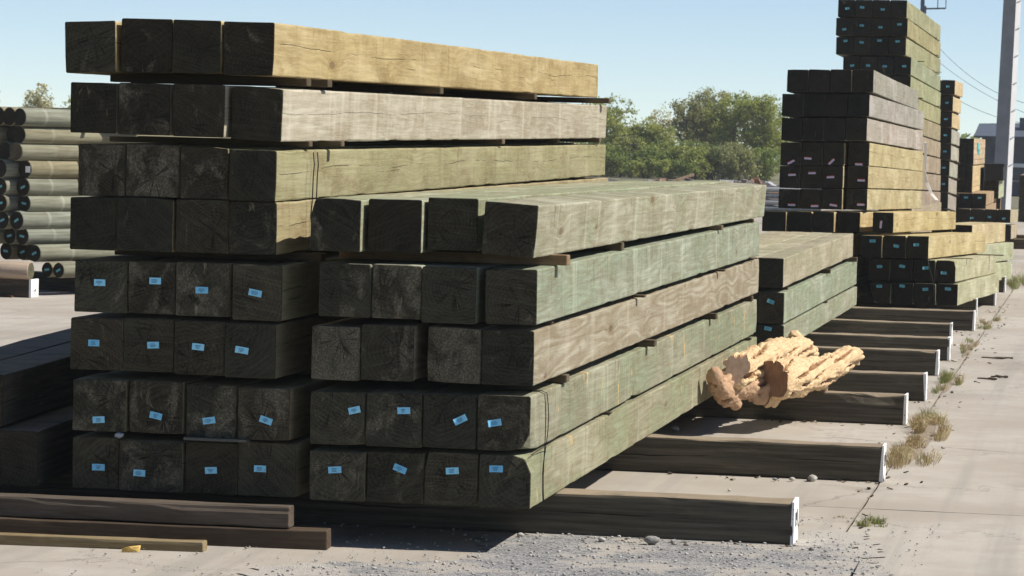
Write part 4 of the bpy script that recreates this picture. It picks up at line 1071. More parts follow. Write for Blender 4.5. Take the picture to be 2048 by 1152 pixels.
c = g.mix(g.ramp(n2, 0.4, 0.7, 0, 0.4), c, (0.66, 0.53, 0.34, 1))
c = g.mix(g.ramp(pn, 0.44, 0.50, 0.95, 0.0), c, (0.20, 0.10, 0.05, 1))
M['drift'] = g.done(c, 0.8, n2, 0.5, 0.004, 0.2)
g = NT('driftwood_sawn')
o_ = g.obj(); n1 = g.noise(o_, 24.0, 5, 0.6); n2 = g.noise(g.vmath('MULTIPLY', o_, (120, 20, 20)), 1.0, 3)
c = g.mix(g.ramp(n1, 0.35, 0.7), (0.42, 0.31, 0.24, 1), (0.34, 0.23, 0.17, 1))
M['drift_cut'] = g.done(g.mix(g.ramp(n2, 0.4, 0.7, 0, 0.4), c, (0.25, 0.16, 0.11, 1)), 0.85, n2, 0.3, 0.003, 0.2)
def dark_wood(name, a, b_):
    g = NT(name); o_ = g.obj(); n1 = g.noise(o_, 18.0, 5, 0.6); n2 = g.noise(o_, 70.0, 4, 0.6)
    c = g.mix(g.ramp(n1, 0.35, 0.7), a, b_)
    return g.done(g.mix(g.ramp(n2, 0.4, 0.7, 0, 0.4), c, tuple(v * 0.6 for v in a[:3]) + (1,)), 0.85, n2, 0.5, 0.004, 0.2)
M['drift_shade_root'] = dark_wood('driftwood_root_shaded', (0.47, 0.31, 0.19, 1), (0.36, 0.22, 0.13, 1))  # darker copy of the tan wood: the root's shade put into its colour
M['drift_slit'] = dark_wood('driftwood_pocket_dark', (0.30, 0.17, 0.085, 1), (0.20, 0.105, 0.05, 1))  # darker brown for the carved pockets
M['drift_cut_shade'] = dark_wood('driftwood_sawn_shaded', (0.27, 0.165, 0.105, 1), (0.19, 0.11, 0.07, 1))  # darker sawn wood: shade painted on the cut turned from the sun
def chain(pts):
    out = []
    for (a, ra), (b_, rb) in zip(pts[:-1], pts[1:]):
        a, b_ = Vector(a), Vector(b_); n = max(2, int((b_ - a).length / (min(ra, rb) * 0.45)))
        for i in range(n): f = i / n; out.append((a.lerp(b_, f), ra + (rb - ra) * f))
    out.append((Vector(pts[-1][0]), pts[-1][1]))
    return out
X0, Y0 = -2.10, 21.80
gP, gR, gQ = [], [], []
gP += chain([((-0.216, -1.100, 0.434), .118), ((-0.142, -0.600, 0.456), .115), ((-0.049, 0.100, 0.482), .11), ((0.048, 0.700, 0.484), .085), ((0.090, 0.900, 0.446), .055)])     # long limb with the sawn end
gR += chain([((-0.320, -1.250, 0.417), .06), ((-0.305, -1.200, 0.341), .075), ((-0.260, -1.100, 0.281), .075), ((-0.228, -1.000, 0.226), .05)])      # root below it
gR += chain([((-0.305, -1.200, 0.341), .08), ((-0.144, -0.850, 0.316), .085), ((-0.039, -0.750, 0.274), .085)])
gQ += chain([((0.012, -0.800, 0.377), 0.142), ((0.097, -0.500, 0.360), 0.14), ((0.188, -0.050, 0.366), 0.115), ((0.288, 0.350, 0.391), 0.098), ((0.371, 0.700, 0.433), 0.085), ((0.408, 0.850, 0.446), 0.065)])
gQ += [(Vector((-0.039, -0.750, 0.274)), .095), (Vector((0.066, -0.650, 0.467)), .085), (Vector((0.20, 0.34, 0.262)), .068), (Vector((0.10, 0.05, 0.30)), .09)]
gP += [(Vector((-0.148, 0.400, 0.502)), .065), (Vector((-0.006, 0.700, 0.541)), .07)]
cuts = [(Vector((-0.216, -1.10, 0.434)), Vector((-0.34, -0.76, 0.55))), (Vector((0.007, -0.830, 0.377)), Vector((-0.52, -0.85, -0.02)))]
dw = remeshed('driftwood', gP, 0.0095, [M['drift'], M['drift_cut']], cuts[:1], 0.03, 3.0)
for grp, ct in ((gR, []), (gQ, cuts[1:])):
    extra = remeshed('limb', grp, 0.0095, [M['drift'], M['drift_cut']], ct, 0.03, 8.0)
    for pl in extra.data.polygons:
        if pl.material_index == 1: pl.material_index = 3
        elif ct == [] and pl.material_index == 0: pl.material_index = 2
    bmj = bmesh.new(); bmj.from_mesh(dw.data); bmj.from_mesh(extra.data); bmj.to_mesh(dw.data); bmj.free()
    me_ = extra.data; bpy.data.objects.remove(extra); bpy.data.meshes.remove(me_)
dw.location = (X0, Y0, -0.018)
zmin = min(v.co.z for v in dw.data.vertices)
tag_obj(dw, 'gnarled tan driftwood log with sawn ends lying across the sleepers', 'driftwood')

# ------------------------------------------------------------------ stones
M['stone2'] = plain('stone_dark', (0.22, 0.21, 0.20, 1), 0.9, 0.3, 40)
ST = [(-2.719, 20.5, .025, 0.203, 'round pale stone on top of the sleeper near the green stack'), (-1.579, 18.14, .024, 0, 'pale stone against the second sleeper, right of two smaller ones'), (-2.039, 14.95, .03, 0, 'grey pointed stone in front of the nearest sleeper'),
      (-1.781, 18.06, .012, 0, 'small dark pebble against the second sleeper, leftmost'), (-2.276, 14.97, .017, 0, 'small pale stone on the grit, front of the nearest sleeper'), (-2.669, 15.0, .015, 0, 'small pale stone at the shadow corner beneath the middle stack'),
      (-1.684, 18.08, .015, 0, 'small pebble against the second sleeper, in the middle'), (-1.96, 17.4, .009, 0, 'tiny white pebble on the concrete between the first two sleepers'), (-1.30, 15.02, .012, 0, 'dark pebble on the grit right of the painted sleeper end')]
for i, (x, y, r, z, lab) in enumerate(ST):
    vs, fs = stone_geo(r, i * 5.3, 2)
    if i == 0: y = 20.9
    zb = min(v.z for v in vs)
    o = mesh_obj('stone', vs, fs, M['stone2'] if 'dark' in lab or 'grey' in lab else M['stone'], smooth=True, loc=(x, y, (0.004 if z == 0 else 0.0) - zb + 0.0))
    tag_obj(o, lab.replace('on top of the sleeper near the green stack', 'on the concrete beside the green stack'), 'stone', 'stones on the concrete')
# twigs / bark on the right-hand concrete
M['bark'] = plain('bark_dark', (0.06, 0.045, 0.03, 1), 0.9, 0.3, 40)
for i, (x, y, L, a, lab) in enumerate([(-0.93, 29.3, .28, 8, 'dark bark strip on the concrete, farthest of the three'), (-0.92, 26.6, .16, -12, 'dark bark strip on the concrete, middle of the three'), (-0.83, 26.9, .14, 10, 'short dark bark piece right of the middle strip')]):
    b = MB(); n = 7
    b.tube([(L * (k / (n - 1) - .5), 0.02 * nz(k * .8, i, 1), 0.014 + 0.008 * nz(k * 1.3, i, 5)) for k in range(n)], [0.006 + 0.012 * abs(nz(k * .9, i * 3, 2)) for k in range(n)], 6)
    o = b.build('bark_piece', [M['bark']], loc=(x, y, 0.002)); o.rotation_euler = (0, 0, R(a)); tag_obj(o, lab, 'bark', 'bark pieces on the concrete')

# ------------------------------------------------------------------ weeds along the joint
g = NT('weed_dry')
rv = g.noise(g.obj(), 30.0, 3)
c = g.mix(g.ramp(rv, 0.35, 0.65), (0.46, 0.37, 0.20, 1), (0.60, 0.50, 0.31, 1))
M['dry'] = g.done(c, 0.8)
M['dryb'] = plain('weed_brown', (0.36, 0.26, 0.15, 1), 0.85, 0.3, 30)
M['green'] = plain('weed_green', (0.24, 0.29, 0.08, 1), 0.7, 0.35, 30)
M['crumb'] = plain('soil_crumb', (0.22, 0.18, 0.135, 1), 0.95, 0.4, 60)
def weed(x, y, rx, ry, h, n, greenf, lab, clumps=7):
    b = MB()
    cl = [(rng.uniform(-.8, .8) * rx, rng.uniform(-.95, .95) * ry, rng.uniform(.3, .75), rng.uniform(.45, 1.0), rng.random() < greenf * 1.3) for _ in range(clumps)]
    wsum = sum(c[3] for c in cl)
    for (cx_, cy_, cr_, ch_, gr_) in cl:
        for i in range(int(n * ch_ / wsum)):
            a = rng.uniform(0, 6.283); rr = rng.random() ** 0.8
            bx, by = cx_ + rx * .55 * cr_ * rr * math.cos(a), cy_ + max(rx * .55, ry * .33) * cr_ * rr * math.sin(a)
            hh = h * ch_ * rng.uniform(0.25, 1.0) * (1.15 - 0.5 * rr)
            la = a + rng.gauss(0, 0.8); ln = hh * rng.uniform(0.15, 1.25)
            w = rng.uniform(0.0008, 0.0024)
            dxy = Vector((math.cos(la), math.sin(la), 0)); sd_ = Vector((-dxy.y, dxy.x, 0)).lerp(Vector((1, 0, 0)), 0.5) * w
            p0 = Vector((bx, by, 0)); p1 = p0 + dxy * ln * 0.35 + Vector((0, 0, hh * 0.62)); p2 = p0 + dxy * ln + Vector((0, 0, hh * rng.uniform(0.4, 1.0)))
            mi = 2 if rng.random() < (0.75 if gr_ else greenf * .3) else (0 if rng.random() < 0.7 else 1)
            b.add([p0 - sd_, p0 + sd_, p1 + sd_ * .8, p1 - sd_ * .8, p2], [(0, 1, 2, 3), (3, 2, 4)], mi)
    ne = 28; mv = [(0, 0, 0.010)] + [((0.95 * rx * math.cos(6.283 * k / ne)) * (1 + .25 * nz(k * .7, x, 1)), (1.15 * ry * math.sin(6.283 * k / ne)) * (1 + .2 * nz(k * .7, y, 2)), -0.004) for k in range(ne)]
    if h > 0.03: b.add([(p[0] * .55, p[1], p[2]) for p in mv], [(0, 1 + k, 1 + (k + 1) % ne) for k in range(ne)], 3)
    o = b.build('weed_tuft', [M['dry'], M['dryb'], M['green'], M['crumb']], loc=(x, y, 0.0))
    tag_obj(o, lab, 'weed', 'weeds along the concrete joint'); return o
weed(-1.14, 20.9, 0.19, 1.8, 0.17, 4600, 0.12, 'large dry straw coloured weed clump between the second and third sleepers', 16)
weed(-1.12, 16.25, 0.085, 0.16, 0.07, 480, 0.75, 'small green weed tuft nearest the camera, in the joint')
weed(-1.27, 16.45, 0.06, 0.04, 0.018, 70, 0.7, 'flat wisp of green weed left of the small green tuft')
weed(-1.20, 25.9, 0.10, 1.0, 0.17, 900, 0.35, 'dry weed clump right of the fourth and fifth sleepers')
weed(-1.24, 30.6, 0.08, 1.5, 0.09, 600, 0.3, 'low thin strip of weeds beyond the longest white sleeper end')
weed(-1.22, 34.9, 0.10, 1.1, 0.12, 600, 0.3, 'brownish weed clump beside the front of the low tagged stack')
weed(-1.2, 45.2, 0.14, 1.6, 0.34, 700, 0.8, 'green weeds at the far end of the sleepers row')

# bark crumbs and splinters swept against the sleepers and the joint
lb = MB()
for i in range(420):
    if i < 260:
        k = rng.randrange(0, 8); x = rng.uniform(-2.4, -1.25); y = SL[k][1] - abs(rng.gauss(0, 0.12)) - 0.02
    else: x = -1.2 + rng.gauss(0, 0.13); y = rng.uniform(15, 40)
    L_ = rng.uniform(.006, .035); w_ = L_ * rng.uniform(.2, .6); a = rng.uniform(0, 3.14)
    m4 = Matrix.Translation((x, y, 0.003 + w_ * .2)) @ Matrix.Rotation(a, 4, 'Z') @ Matrix.Rotation(rng.uniform(-.3, .3), 4, 'Y')
    lb.box(-L_ / 2, L_ / 2, -w_ / 2, w_ / 2, -w_ * .2, w_ * .25, rng.choice((0, 0, 1)), m4)
o = lb.build('bark_litter', [M['bark'], M['crumb']]); tag_obj(o, 'small dark bark crumbs swept along the sleepers and the concrete joint', 'litter', None, 'stuff')

# ------------------------------------------------------------------ pole stack at far left
g = NT('pole_bark_free')
o_ = g.obj(); s_ = g.sep(o_); rnd = g.info('Random')
y_ = g.math('ADD', s_[1], g.math('MULTIPLY', rnd, 40.0))
n1 = g.noise(g.comb(g.math('MULTIPLY', s_[0], 30.0), g.math('MULTIPLY', y_, 1.5), g.math('MULTIPLY', s_[2], 30.0)), 1.0, 4, 0.6)
n2 = g.noise(g.comb(s_[0], y_, s_[2]), 3.0, 5, 0.6)
c = g.mix(g.ramp(n1, 0.35, 0.7), g.info('Color'), g.mix(1.0, g.info('Color'), (0.6, 0.58, 0.55, 1), 'MULTIPLY'))
c = g.mix(g.ramp(n2, 0.5, 0.7, 0, 0.55), c, g.mix(1.0, g.info('Color'), (0.62, 0.55, 0.5, 1), 'MULTIPLY'))
band = g.ramp(g.math('ABSOLUTE', g.math('SUBTRACT', s_[1], g.math('MULTIPLY_ADD', rnd, 0.25, 0.3))), 0.012, 0.03, g.math('MULTIPLY', g.math('FRACT', g.math('MULTIPLY', rnd, 7.7)), 0.5), 0.0)
c = g.mix(band, c, g.hsv(g.info('Color'), 0.5, 0.8, 1.5))
M['pole'] = g.done(c, 0.85, n1, 0.4, 0.006, 0.2)
def log_geo(r, L, seed, n=18):
    ys = [0, 0.012] + [L * i / 8 for i in range(1, 9)]
    vs = []; fs = []; fm = []
    for j, y in enumerate(ys):
        for k in range(n):
            a = 2 * math.pi * k / n
            rr = r * (1 - 0.12 * y / L) * (1 + 0.03 * nz(math.cos(a) + seed, y * .6, math.sin(a))) * (0.94 if j == 0 else 1)
            vs.append((rr * math.cos(a), y, r + rr * math.sin(a)))
    for j in range(len(ys) - 1):
        for k in range(n): fs.append((j * n + k, (j + 1) * n + k, (j + 1) * n + (k + 1) % n, j * n + (k + 1) % n)); fm.append(0)
    fs.append(tuple(range(n))); fm.append(1)
    fs.append(tuple((len(ys) - 1) * n + k for k in range(n - 1, -1, -1))); fm.append(1)
    return vs, fs, fm
PA = 25.7
pd = Vector((math.sin(R(PA)), math.cos(R(PA)), 0)); pq = Vector((-math.cos(R(PA)), math.sin(R(PA)), 0))
LROW = [(1.96, -11.767, .105, 3), (1.76, -11.82, .101, 3), (1.58, -11.84, .105, 3), (1.385, -11.83, .107, 3), (1.186, -11.83, .105, 3), (1.004, -11.83, .097, 3), (0.817, -11.83, .105, 3), (0.64, -11.83, .097, 3), (0.457, -11.67, .096, 4), (0.280, -11.35, .085, 3)]
for r, (zc, xc, rad, n) in enumerate(LROW):
    for c in range(n):
        jj = rng.uniform(-.10, .10) if r < 9 else 0
        rr = rad * rng.uniform(0.97, 1.03)
        vs, fs, fm = log_geo(rr, 7.5, r * 3.1 + c * 7.7)
        o = mesh_obj('pole_log', vs, fs, [M['pole'], M['end']], None, fm, False)
        o.data.polygons.foreach_set('use_smooth', [m == 0 for m in fm])
        p = Vector((xc, 34.3, 0)) + pq * (c * (rad * 2.03)) + pd * jj
        if r == 9 and c == 2: p = p + pd * 1.6
        if r == 8 and c >= 1: p = p + pd * 0.25
        o.location = (p.x, p.y, zc - rad + (0.0))
        o.rotation_euler = (0, 0, R(-PA))
        k = rng.uniform(0.88, 1.1); hue = rng.uniform(-.02, .02)
        o.color = ((0.235 + hue) * k, 0.23 * k, (0.165 - hue) * k, 1)
        o['tone'] = 0.7 if not (r == 2 and c == 0) else 2.6
        o['patch'] = 0.2
        tag_obj(o, f"{ORD[c + 1]} round pole from right in the {ORD[r + 1]} layer down, pole stack at left", 'pole', 'round poles stacked at far left')
        if r >= 4:
            b = MB(); b.box(-0.034, 0.034, -0.003, 0, -0.012, 0.012)
            t_ = b.build('tag', [M['tagf']], o); t_.location = (0.0, -0.004, rr); t_.rotation_euler = (0, R(rng.uniform(-30, 10)), 0)
        if r == 3 and c == 0:
            b = MB(); b.box(-0.035, 0.035, -0.003, 0, -0.035, 0.035)
            t_ = b.build('label', [M['strapw']], o); t_.location = (0.05, -0.004, rr * 1.0)
    if r < 9:
        zlo = LROW[r + 1][0] + LROW[r + 1][2] * 0.93; zhi = zc - rad
        for q, s0 in enumerate((0.9, 5.6)):
            th = max(0.012, zhi - zlo)
            vs2, fs2, fm2 = timber_geo(0.06, th, 0.75, rng.uniform(0, 50), 3, 0.002, 0.001)
            o = mesh_obj('sticker', vs2, fs2, [M['stick'], M['stick']], None, fm2)
            p = Vector((xc, 34.3, 0)) + pd * s0 - pq * (rad * 1.3)
            o.location = (p.x, p.y, zhi - th); o.rotation_euler = (0, 0, R(90 - PA)); o.color = (0.3, 0.24, 0.15, 1)
            tag_obj(o, f"{['near','far'][q]} spacer board under the {ORD[r + 1]} layer down of poles", 'sticker', 'spacer boards of the pole stack')
# weathered log lying crosswise at the foot, and the painted sleeper
vs, fs, fm = log_geo(0.098, 3.2, 55.0)
o = mesh_obj('pole_log', vs, fs, [M['pole'], M['end']], None, fm); o.data.polygons.foreach_set('use_smooth', [m == 0 for m in fm])
o.location = (-11.47, 33.72, 0.195); o.rotation_euler = (0, 0, R(86)); o.color = (0.42, 0.33, 0.25, 1); o['tone'] = 3.0; o['patch'] = .3
tag_obj(o, 'reddish beige log lying crosswise at the foot of the pole stack', 'log')
for i, (xe, ys, L) in enumerate([(-11.46, 33.82, 3.4), (-8.9, 39.2, 3.6), (-10.75, 35.0, 3.4)]):  # the last is added, its dark side stands in for shade below
    o = timber('sleeper', -0.12, 0.12, 0, 0.195, 0, L, 'dark', (0.06, 0.05, 0.04), nseg=6)
    o.location = (xe, ys, 0); o.rotation_euler = (0, 0, R(90 - (0 if i == 0 else PA)))
    b = MB(); b.box(-0.124, 0.124, -0.004, 0.02, 0.003, 0.2)
    po = b.build('painted_end', [M['white']], o) if i != 2 else None
    if i == 0:
        b = MB()
        for (ax, az, bx, bz) in ((-0.06, 0.06, 0.03, 0.09), (0.03, 0.09, -0.01, 0.04)): b.tube([(ax, -0.006, az), (bx, -0.006, bz)], 0.005, 4)
        b.build('handwriting', [M['ink']], po)
    tag_obj(o, ['white ended sleeper under the front of the pole stack', 'sleeper under the back of the pole stack', 'added dark sleeper standing in for the shade under the pole stack'][i], 'sleeper', 'sleepers under the pole stack')
o = timber('board', -0.3, 0.3, 0, 0.02, 0, 0.12, 'stick', (0.20, 0.06, 0.04), nseg=3); o.location = (-11.95, 33.62, 0.003)
tag_obj(o, 'short reddish board on the concrete left of the white sleeper end', 'board')
vs, fs, fm = timber_geo(0.5, 0.02, 1.6, 3.0, 3, 0.002, 0.001)
o = mesh_obj('board', vs, fs, [M['stick'], M['stick']], None, fm); o.location = (-12.05, 35.0, 2.054); o.rotation_euler = (0, 0, R(-60)); o.color = (0.1, 0.09, 0.08, 1)
tag_obj(o, 'dark board lying on top of the pole stack', 'board')

# ------------------------------------------------------------------ lumber packs in the distance
M['print'] = plain('print_teal', (0.08, 0.36, 0.36, 1), 0.6, 0.1)
def pack(x0, x1, z0, z1, y0, L, colr, lab, rows=5, logo=False):
    root = empty('lumber_pack', ((x0 + x1) / 2, y0, z0))
    n = 4; w = (x1 - x0) / n; h = (z1 - z0) / rows
    for r in range(rows):
        for c in range(n):
            vs, fs, fm = timber_geo(w - 0.004, h - 0.003, L + rng.uniform(-.03, .03), rng.uniform(0, 50), 2, 0.003, 0.001)
            o = mesh_obj('board', vs, fs, [M['far'], M['end']], root, fm); o.location = (x0 + (c + .5) * w - (x0 + x1) / 2, rng.uniform(-.02, .02), r * h)
            j = rng.uniform(.92, 1.08); o.color = (colr[0] * j, colr[1] * j, colr[2] * j, 1); o['tone'] = 0.6; o['patch'] = .2
    if logo:
        b = MB(); X = (x1 - x0) / 2 + 0.006
        b.box(X, X + 0.003, 1.6, 2.6, 0.28, 0.44); b.box(X, X + 0.003, 2.0, 3.0, 0.20, 0.30)
        b.build('printed_mark', [M['print']], root)
    tag_obj(root, lab, 'lumber pack', 'distant lumber packs'); return root
pack(-3.22, -2.69, 1.53, 2.06, 66.0, 6.0, (0.50, 0.38, 0.25), 'upper tan lumber pack with a teal printed mark on its side', 5, True)
pack(-3.26, -2.70, 0.97, 1.51, 66.0, 6.0, (0.52, 0.40, 0.22), 'lower yellow lumber pack under the one with teal mark', 5)
pack(-2.62, -2.30, 0.80, 1.18, 70.0, 3.4, (0.40, 0.42, 0.28), 'small pale green lumber pack beside the white pole', 3)
for r in range(3):
    for c in range(3):
        o = timber('timber', -3.2 + c * .27, -2.94 + c * .27, 0.205 + r * .255, 0.45 + r * .255, 65.6, 6.0, 'far', (0.35, 0.25, 0.15), nseg=3, tone=.5)
        tag_obj(o, f"{ORD[c + 1]} timber from left, {['lowest','middle','upper'][r]} layer carrying the tan lumber packs", 'timber', 'timbers under the tan lumber packs')
        if r == 2: tag_part(o, 0.0, 0.16, 5, 'b', 1.3)
for i in range(2):
    o = timber('timber', -2.60 + i * .16, -2.47 + i * .16, 0.0, 0.798, 70.4 + i * 1.2, 0.3, 'far', (0.5, 0.33, 0.18), nseg=2)
    tag_obj(o, f"{['left','right'][i]} orange block under the small pale green lumber pack", 'block', 'blocks under the small pack')
b = MB(); b.box(-2.60, -2.22, 70.0, 72.4, 1.185, 1.52); b.box(-2.62, -2.2, 69.98, 72.42, 1.50, 1.54)
M['tarp'] = plain('tarp_black', (0.012, 0.012, 0.014, 1), 0.6, 0.2, 5)
o = b.build('crate', [M['tarp']]); tag_obj(o, 'black crate on the small pale green lumber pack', 'crate')
for (y, xe, st) in ((60.6, -2.6, 0), (63.0, -2.6, 0), (61.6, -1.5, 1), (64.6, -1.5, 1), (66.6, -2.3, 2), (70.2, -2.3, 2)):
    o = timber('sleeper', -.1, .1, 0, .19, 0, 1.6 if st != 1 else 1.5, 'dark', (0.07, 0.06, 0.045), nseg=3); o.location = (xe, y, 0); o.rotation_euler = (0, 0, R(90))
    tag_obj(o, f"{'front' if y in (60.6, 61.6, 66.6) else 'rear'} dark sleeper under the {['narrow tagged stack','distant two layer stack','tan lumber packs'][st]}", 'sleeper', 'far sleepers')
# dark brown timber rows at the right edge
for r in range(4):
    for c in range(3):
        o = timber('timber', -2.25 + c * .3, -1.97 + c * .3, 0.02 + r * .30, 0.30 + r * .30, 84.0, 8.0, 'dark', (0.13, 0.10, 0.07), nseg=3, tone=1.2)
        tag_obj(o, f"{ORD[c + 1]} brown timber from left, {ORD[4 - r]} layer down, stack at the right edge", 'timber', 'brown timbers at the right edge')

# ------------------------------------------------------------------ concrete pole, utility pole, wires
M['cpole'] = plain('pole_concrete', (0.235, 0.245, 0.26, 1), 0.85, 0.10, 3)
M['steel'] = plain('steel_grey', (0.13, 0.15, 0.17, 1), 0.5, 0.2, 10, 0.5)
root = empty('concrete_pole', (-2.41, 75.0, 0.0), R(-28))
root.rotation_euler = (0, R(1.2), R(0))
b = MB(); hw0, hw1 = 0.165, 0.135; Ht = 11.0
rotm = Matrix.Rotation(R(-20), 4, 'Z')
c0 = [rotm @ Vector(p) for p in ((-hw0, -hw0, 0), (hw0, -hw0, 0), (hw0, hw0, 0), (-hw0, hw0, 0))]
c1 = [rotm @ Vector(p) for p in ((-hw1, -hw1, Ht), (hw1, -hw1, Ht), (hw1, hw1, Ht), (-hw1, hw1, Ht))]
b.add(c0 + c1, [(3, 2, 1, 0), (4, 5, 6, 7)] + [(k, (k + 1) % 4, (k + 1) % 4 + 4, k + 4) for k in range(4)])
b.build('shaft', [M['cpole']], root)
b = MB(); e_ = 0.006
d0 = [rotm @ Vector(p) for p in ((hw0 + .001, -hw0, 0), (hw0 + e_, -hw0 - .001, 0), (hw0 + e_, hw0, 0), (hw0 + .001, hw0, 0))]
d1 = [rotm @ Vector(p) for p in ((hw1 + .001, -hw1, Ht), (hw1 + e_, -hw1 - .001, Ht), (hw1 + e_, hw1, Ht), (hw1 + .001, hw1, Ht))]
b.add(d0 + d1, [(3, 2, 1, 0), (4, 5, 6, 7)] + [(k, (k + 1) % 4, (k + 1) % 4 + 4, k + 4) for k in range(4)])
wf_ = b.build('sunlit_face', [plain('pole_sunlit_face', (0.50, 0.50, 0.50, 1), 0.7, 0.06, 2)], root)  # thin lighter panel, sunlight put into the colour of the lit side
for k in range(8):
    z = 1.5 + k * 0.62
    hw = hw0 + (hw1 - hw0) * z / Ht
    b = MB(); p = rotm @ Vector((hw, 0, z)); q = rotm @ Vector((hw + 0.015, 0.12, z)); 
    b.tube([rotm @ Vector((hw + .012, -0.11, z - .03)), rotm @ Vector((hw + .018, 0.09, z + .02))], 0.014, 5)
    b.build('step_bolt', [M['steel']], root)
tag_obj(root, 'tall square concrete pole, grey on one face and sunlit white on the other', 'pole')
up = empty('utility_pole', (-4.9, 85.0, 0))
b = MB(); b.tube([(0, 0, 0), (0, 0, 9.5)], [.06, .05], 10); b.build('shaft', [M['steel']], up, True)
b = MB(); b.tube([(0.05, 0, 5.43), (0.6, 0, 5.45)], .022, 6); b.tube([(0.6, 0, 5.45), (0.6, 0, 7.2)], .013, 6); b.tube([(0.39, 0, 5.44), (0.39, 0, 7.2)], .013, 6); b.box(0.03, 0.10, -.06, .06, 5.3, 5.5); b.tube([(0.0, 0, 7.2), (0.62, 0, 7.2)], .02, 6)
b.build('bracket', [M['steel']], up)
tag_obj(up, 'thin steel utility pole with a square bracket rising behind the highest stack', 'utility pole')
def cable(p0, pm, p1, lab):
    p0, pm, p1 = Vector(p0), Vector(pm), Vector(p1); pts = []
    for t in range(17):
        f = t / 16; pts.append(p0 * (2 * (f - .5) * (f - 1)) + pm * (4 * f * (1 - f)) + p1 * (2 * f * (f - .5)))
    wire('overhead_wire', pts, 0.007, lab, 'wire', 'steel', 'overhead wires', 5)
cable((-4.9, 85, 4.95), (-2.985, 85, 3.33), (-0.9, 85, 3.0), 'upper overhead wire sagging towards the concrete pole')
cable((-4.9, 85.2, 4.45), (-3.005, 85.2, 3.15), (-0.9, 85.2, 2.45), 'middle overhead wire sagging towards the concrete pole')
cable((-4.9, 85.4, 3.75), (-3.016, 85.4, 2.71), (-0.9, 85.4, 2.5), 'lowest overhead wire sagging towards the concrete pole')

# ------------------------------------------------------------------ shed behind at right
sh = empty('shed', (-2.0, 130.0, 0))
M['shedwall'] = plain('shed_metal_dark', (0.075, 0.08, 0.095, 1), 0.6, 0.2, 2)
M['shedroof'] = plain('shed_roof_blue_grey', (0.085, 0.10, 0.125, 1), 0.5, 0.1, 2)
M['shedtrim'] = plain('shed_trim_white', (0.72, 0.73, 0.74, 1), 0.6, 0.05, 2)
b = MB(); b.box(-3.0, 14, 0, 9, -0.02, 2.3); b.build('wall', [M['shedwall']], sh)
b = MB(); b.add([(-3.3, -.4, 2.25), (14.3, -.4, 2.3), (14.3, 4.5, 3.3), (-3.3, 4.5, 2.75), (-3.3, 9.4, 2.25), (14.3, 9.4, 2.3), (-3.3, -.4, 2.33), (14.3, -.4, 2.38), (14.3, 4.5, 3.4), (-3.3, 4.5, 2.85), (-3.3, 9.4, 2.33), (14.3, 9.4, 2.38)],
      [(0, 1, 2, 3), (3, 2, 5, 4), (7, 6, 9, 8), (8, 9, 10, 11), (0, 6, 7, 1), (4, 5, 11, 10), (0, 3, 9, 6), (3, 4, 10, 9), (1, 7, 8, 2), (2, 8, 11, 5)])
b.build('roof', [M['shedroof']], sh)
b = MB(); b.box(-1.6, -0.6, 2, 3.2, 2.4, 3.1); b.build('roof_vent', [M['shedroof']], sh)
b = MB(); b.box(-2.2, 14, -0.06, -0.003, 1.12, 1.27); b.build('trim_rail', [M['shedtrim']], sh)
b = MB(); b.box(-2.2, 14, -0.05, -0.003, 0.55, 0.60); b.build('lower_rail', [plain('shed_rail_tan', (0.4, 0.34, 0.26, 1))], sh)
for k in range(7):
    b = MB(); b.box(-2.0 + k * 2.2, -1.9 + k * 2.2, -0.05, -0.003, 1.28, 2.2); b.build('post', [M['shedwall']], sh)
tag_obj(sh, 'long low dark metal shed with blue grey roof behind the pole', 'shed')

# ------------------------------------------------------------------ scrap heap, far poles
hp = MB()
for i in range(170):
    x = rng.uniform(-14.6, -9.5); y = rng.uniform(93, 101)
    top = 0.50 + 0.2 * nz(x * .8, 2.0, 1.0) + (0.14 if -12.4 < x < -9.8 else 0)
    z = top * rng.random() ** 0.6
    L = rng.uniform(.3, 1.5); a = rng.uniform(0, 3.14); e = rng.uniform(-.35, .35)
    m4 = Matrix.Translation((x, y, z)) @ Matrix.Rotation(a, 4, 'Z') @ Matrix.Rotation(e, 4, 'Y')
    hp.box(-L / 2, L / 2, -rng.uniform(.04, .12), .06, -.03, rng.uniform(.02, .07), rng.randrange(5), m4)
vs, fs = stone_geo(1.0, 9.0, 3)
for cxx in (-13.8, -12.4, -11.2, -10.2): hp.add([(cxx + v.x * 0.9, 97 + v.y * 3.2, max(-0.02, v.z * 0.62 - 0.05)) for v in vs], fs, 3)
heap = hp.build('scrap_heap', [plain('scrap_grey', (0.22, 0.21, 0.21, 1)), plain('scrap_tan', (0.36, 0.25, 0.16, 1)), plain('scrap_brown', (0.22, 0.13, 0.08, 1)), plain('scrap_dark', (0.14, 0.12, 0.11, 1)), plain('scrap_pale', (0.40, 0.40, 0.42, 1))])
tag_obj(heap, 'low heap of scrap boards and slabs in front of the trees', 'scrap', None, 'stuff')
for r in range(4):
    for c in range(3):
        b = MB(); b.tube([(0, 0, 0), (1.6, 0, 0)], .07, 10); o = b.build('far_pole', [M['cpole'] if (r + c) % 2 else M['steel']], smooth=False, loc=(-9.25, 88 + c * .16, 0.08 + r * .17)); o.rotation_euler = (0, 0, R(14))
        tag_obj(o, f"{ORD[c + 1]} pale pipe from the front, {['lowest','second','third','top'][r]} row, beside the driftwood stack background", 'pipe', 'far pale pipes')

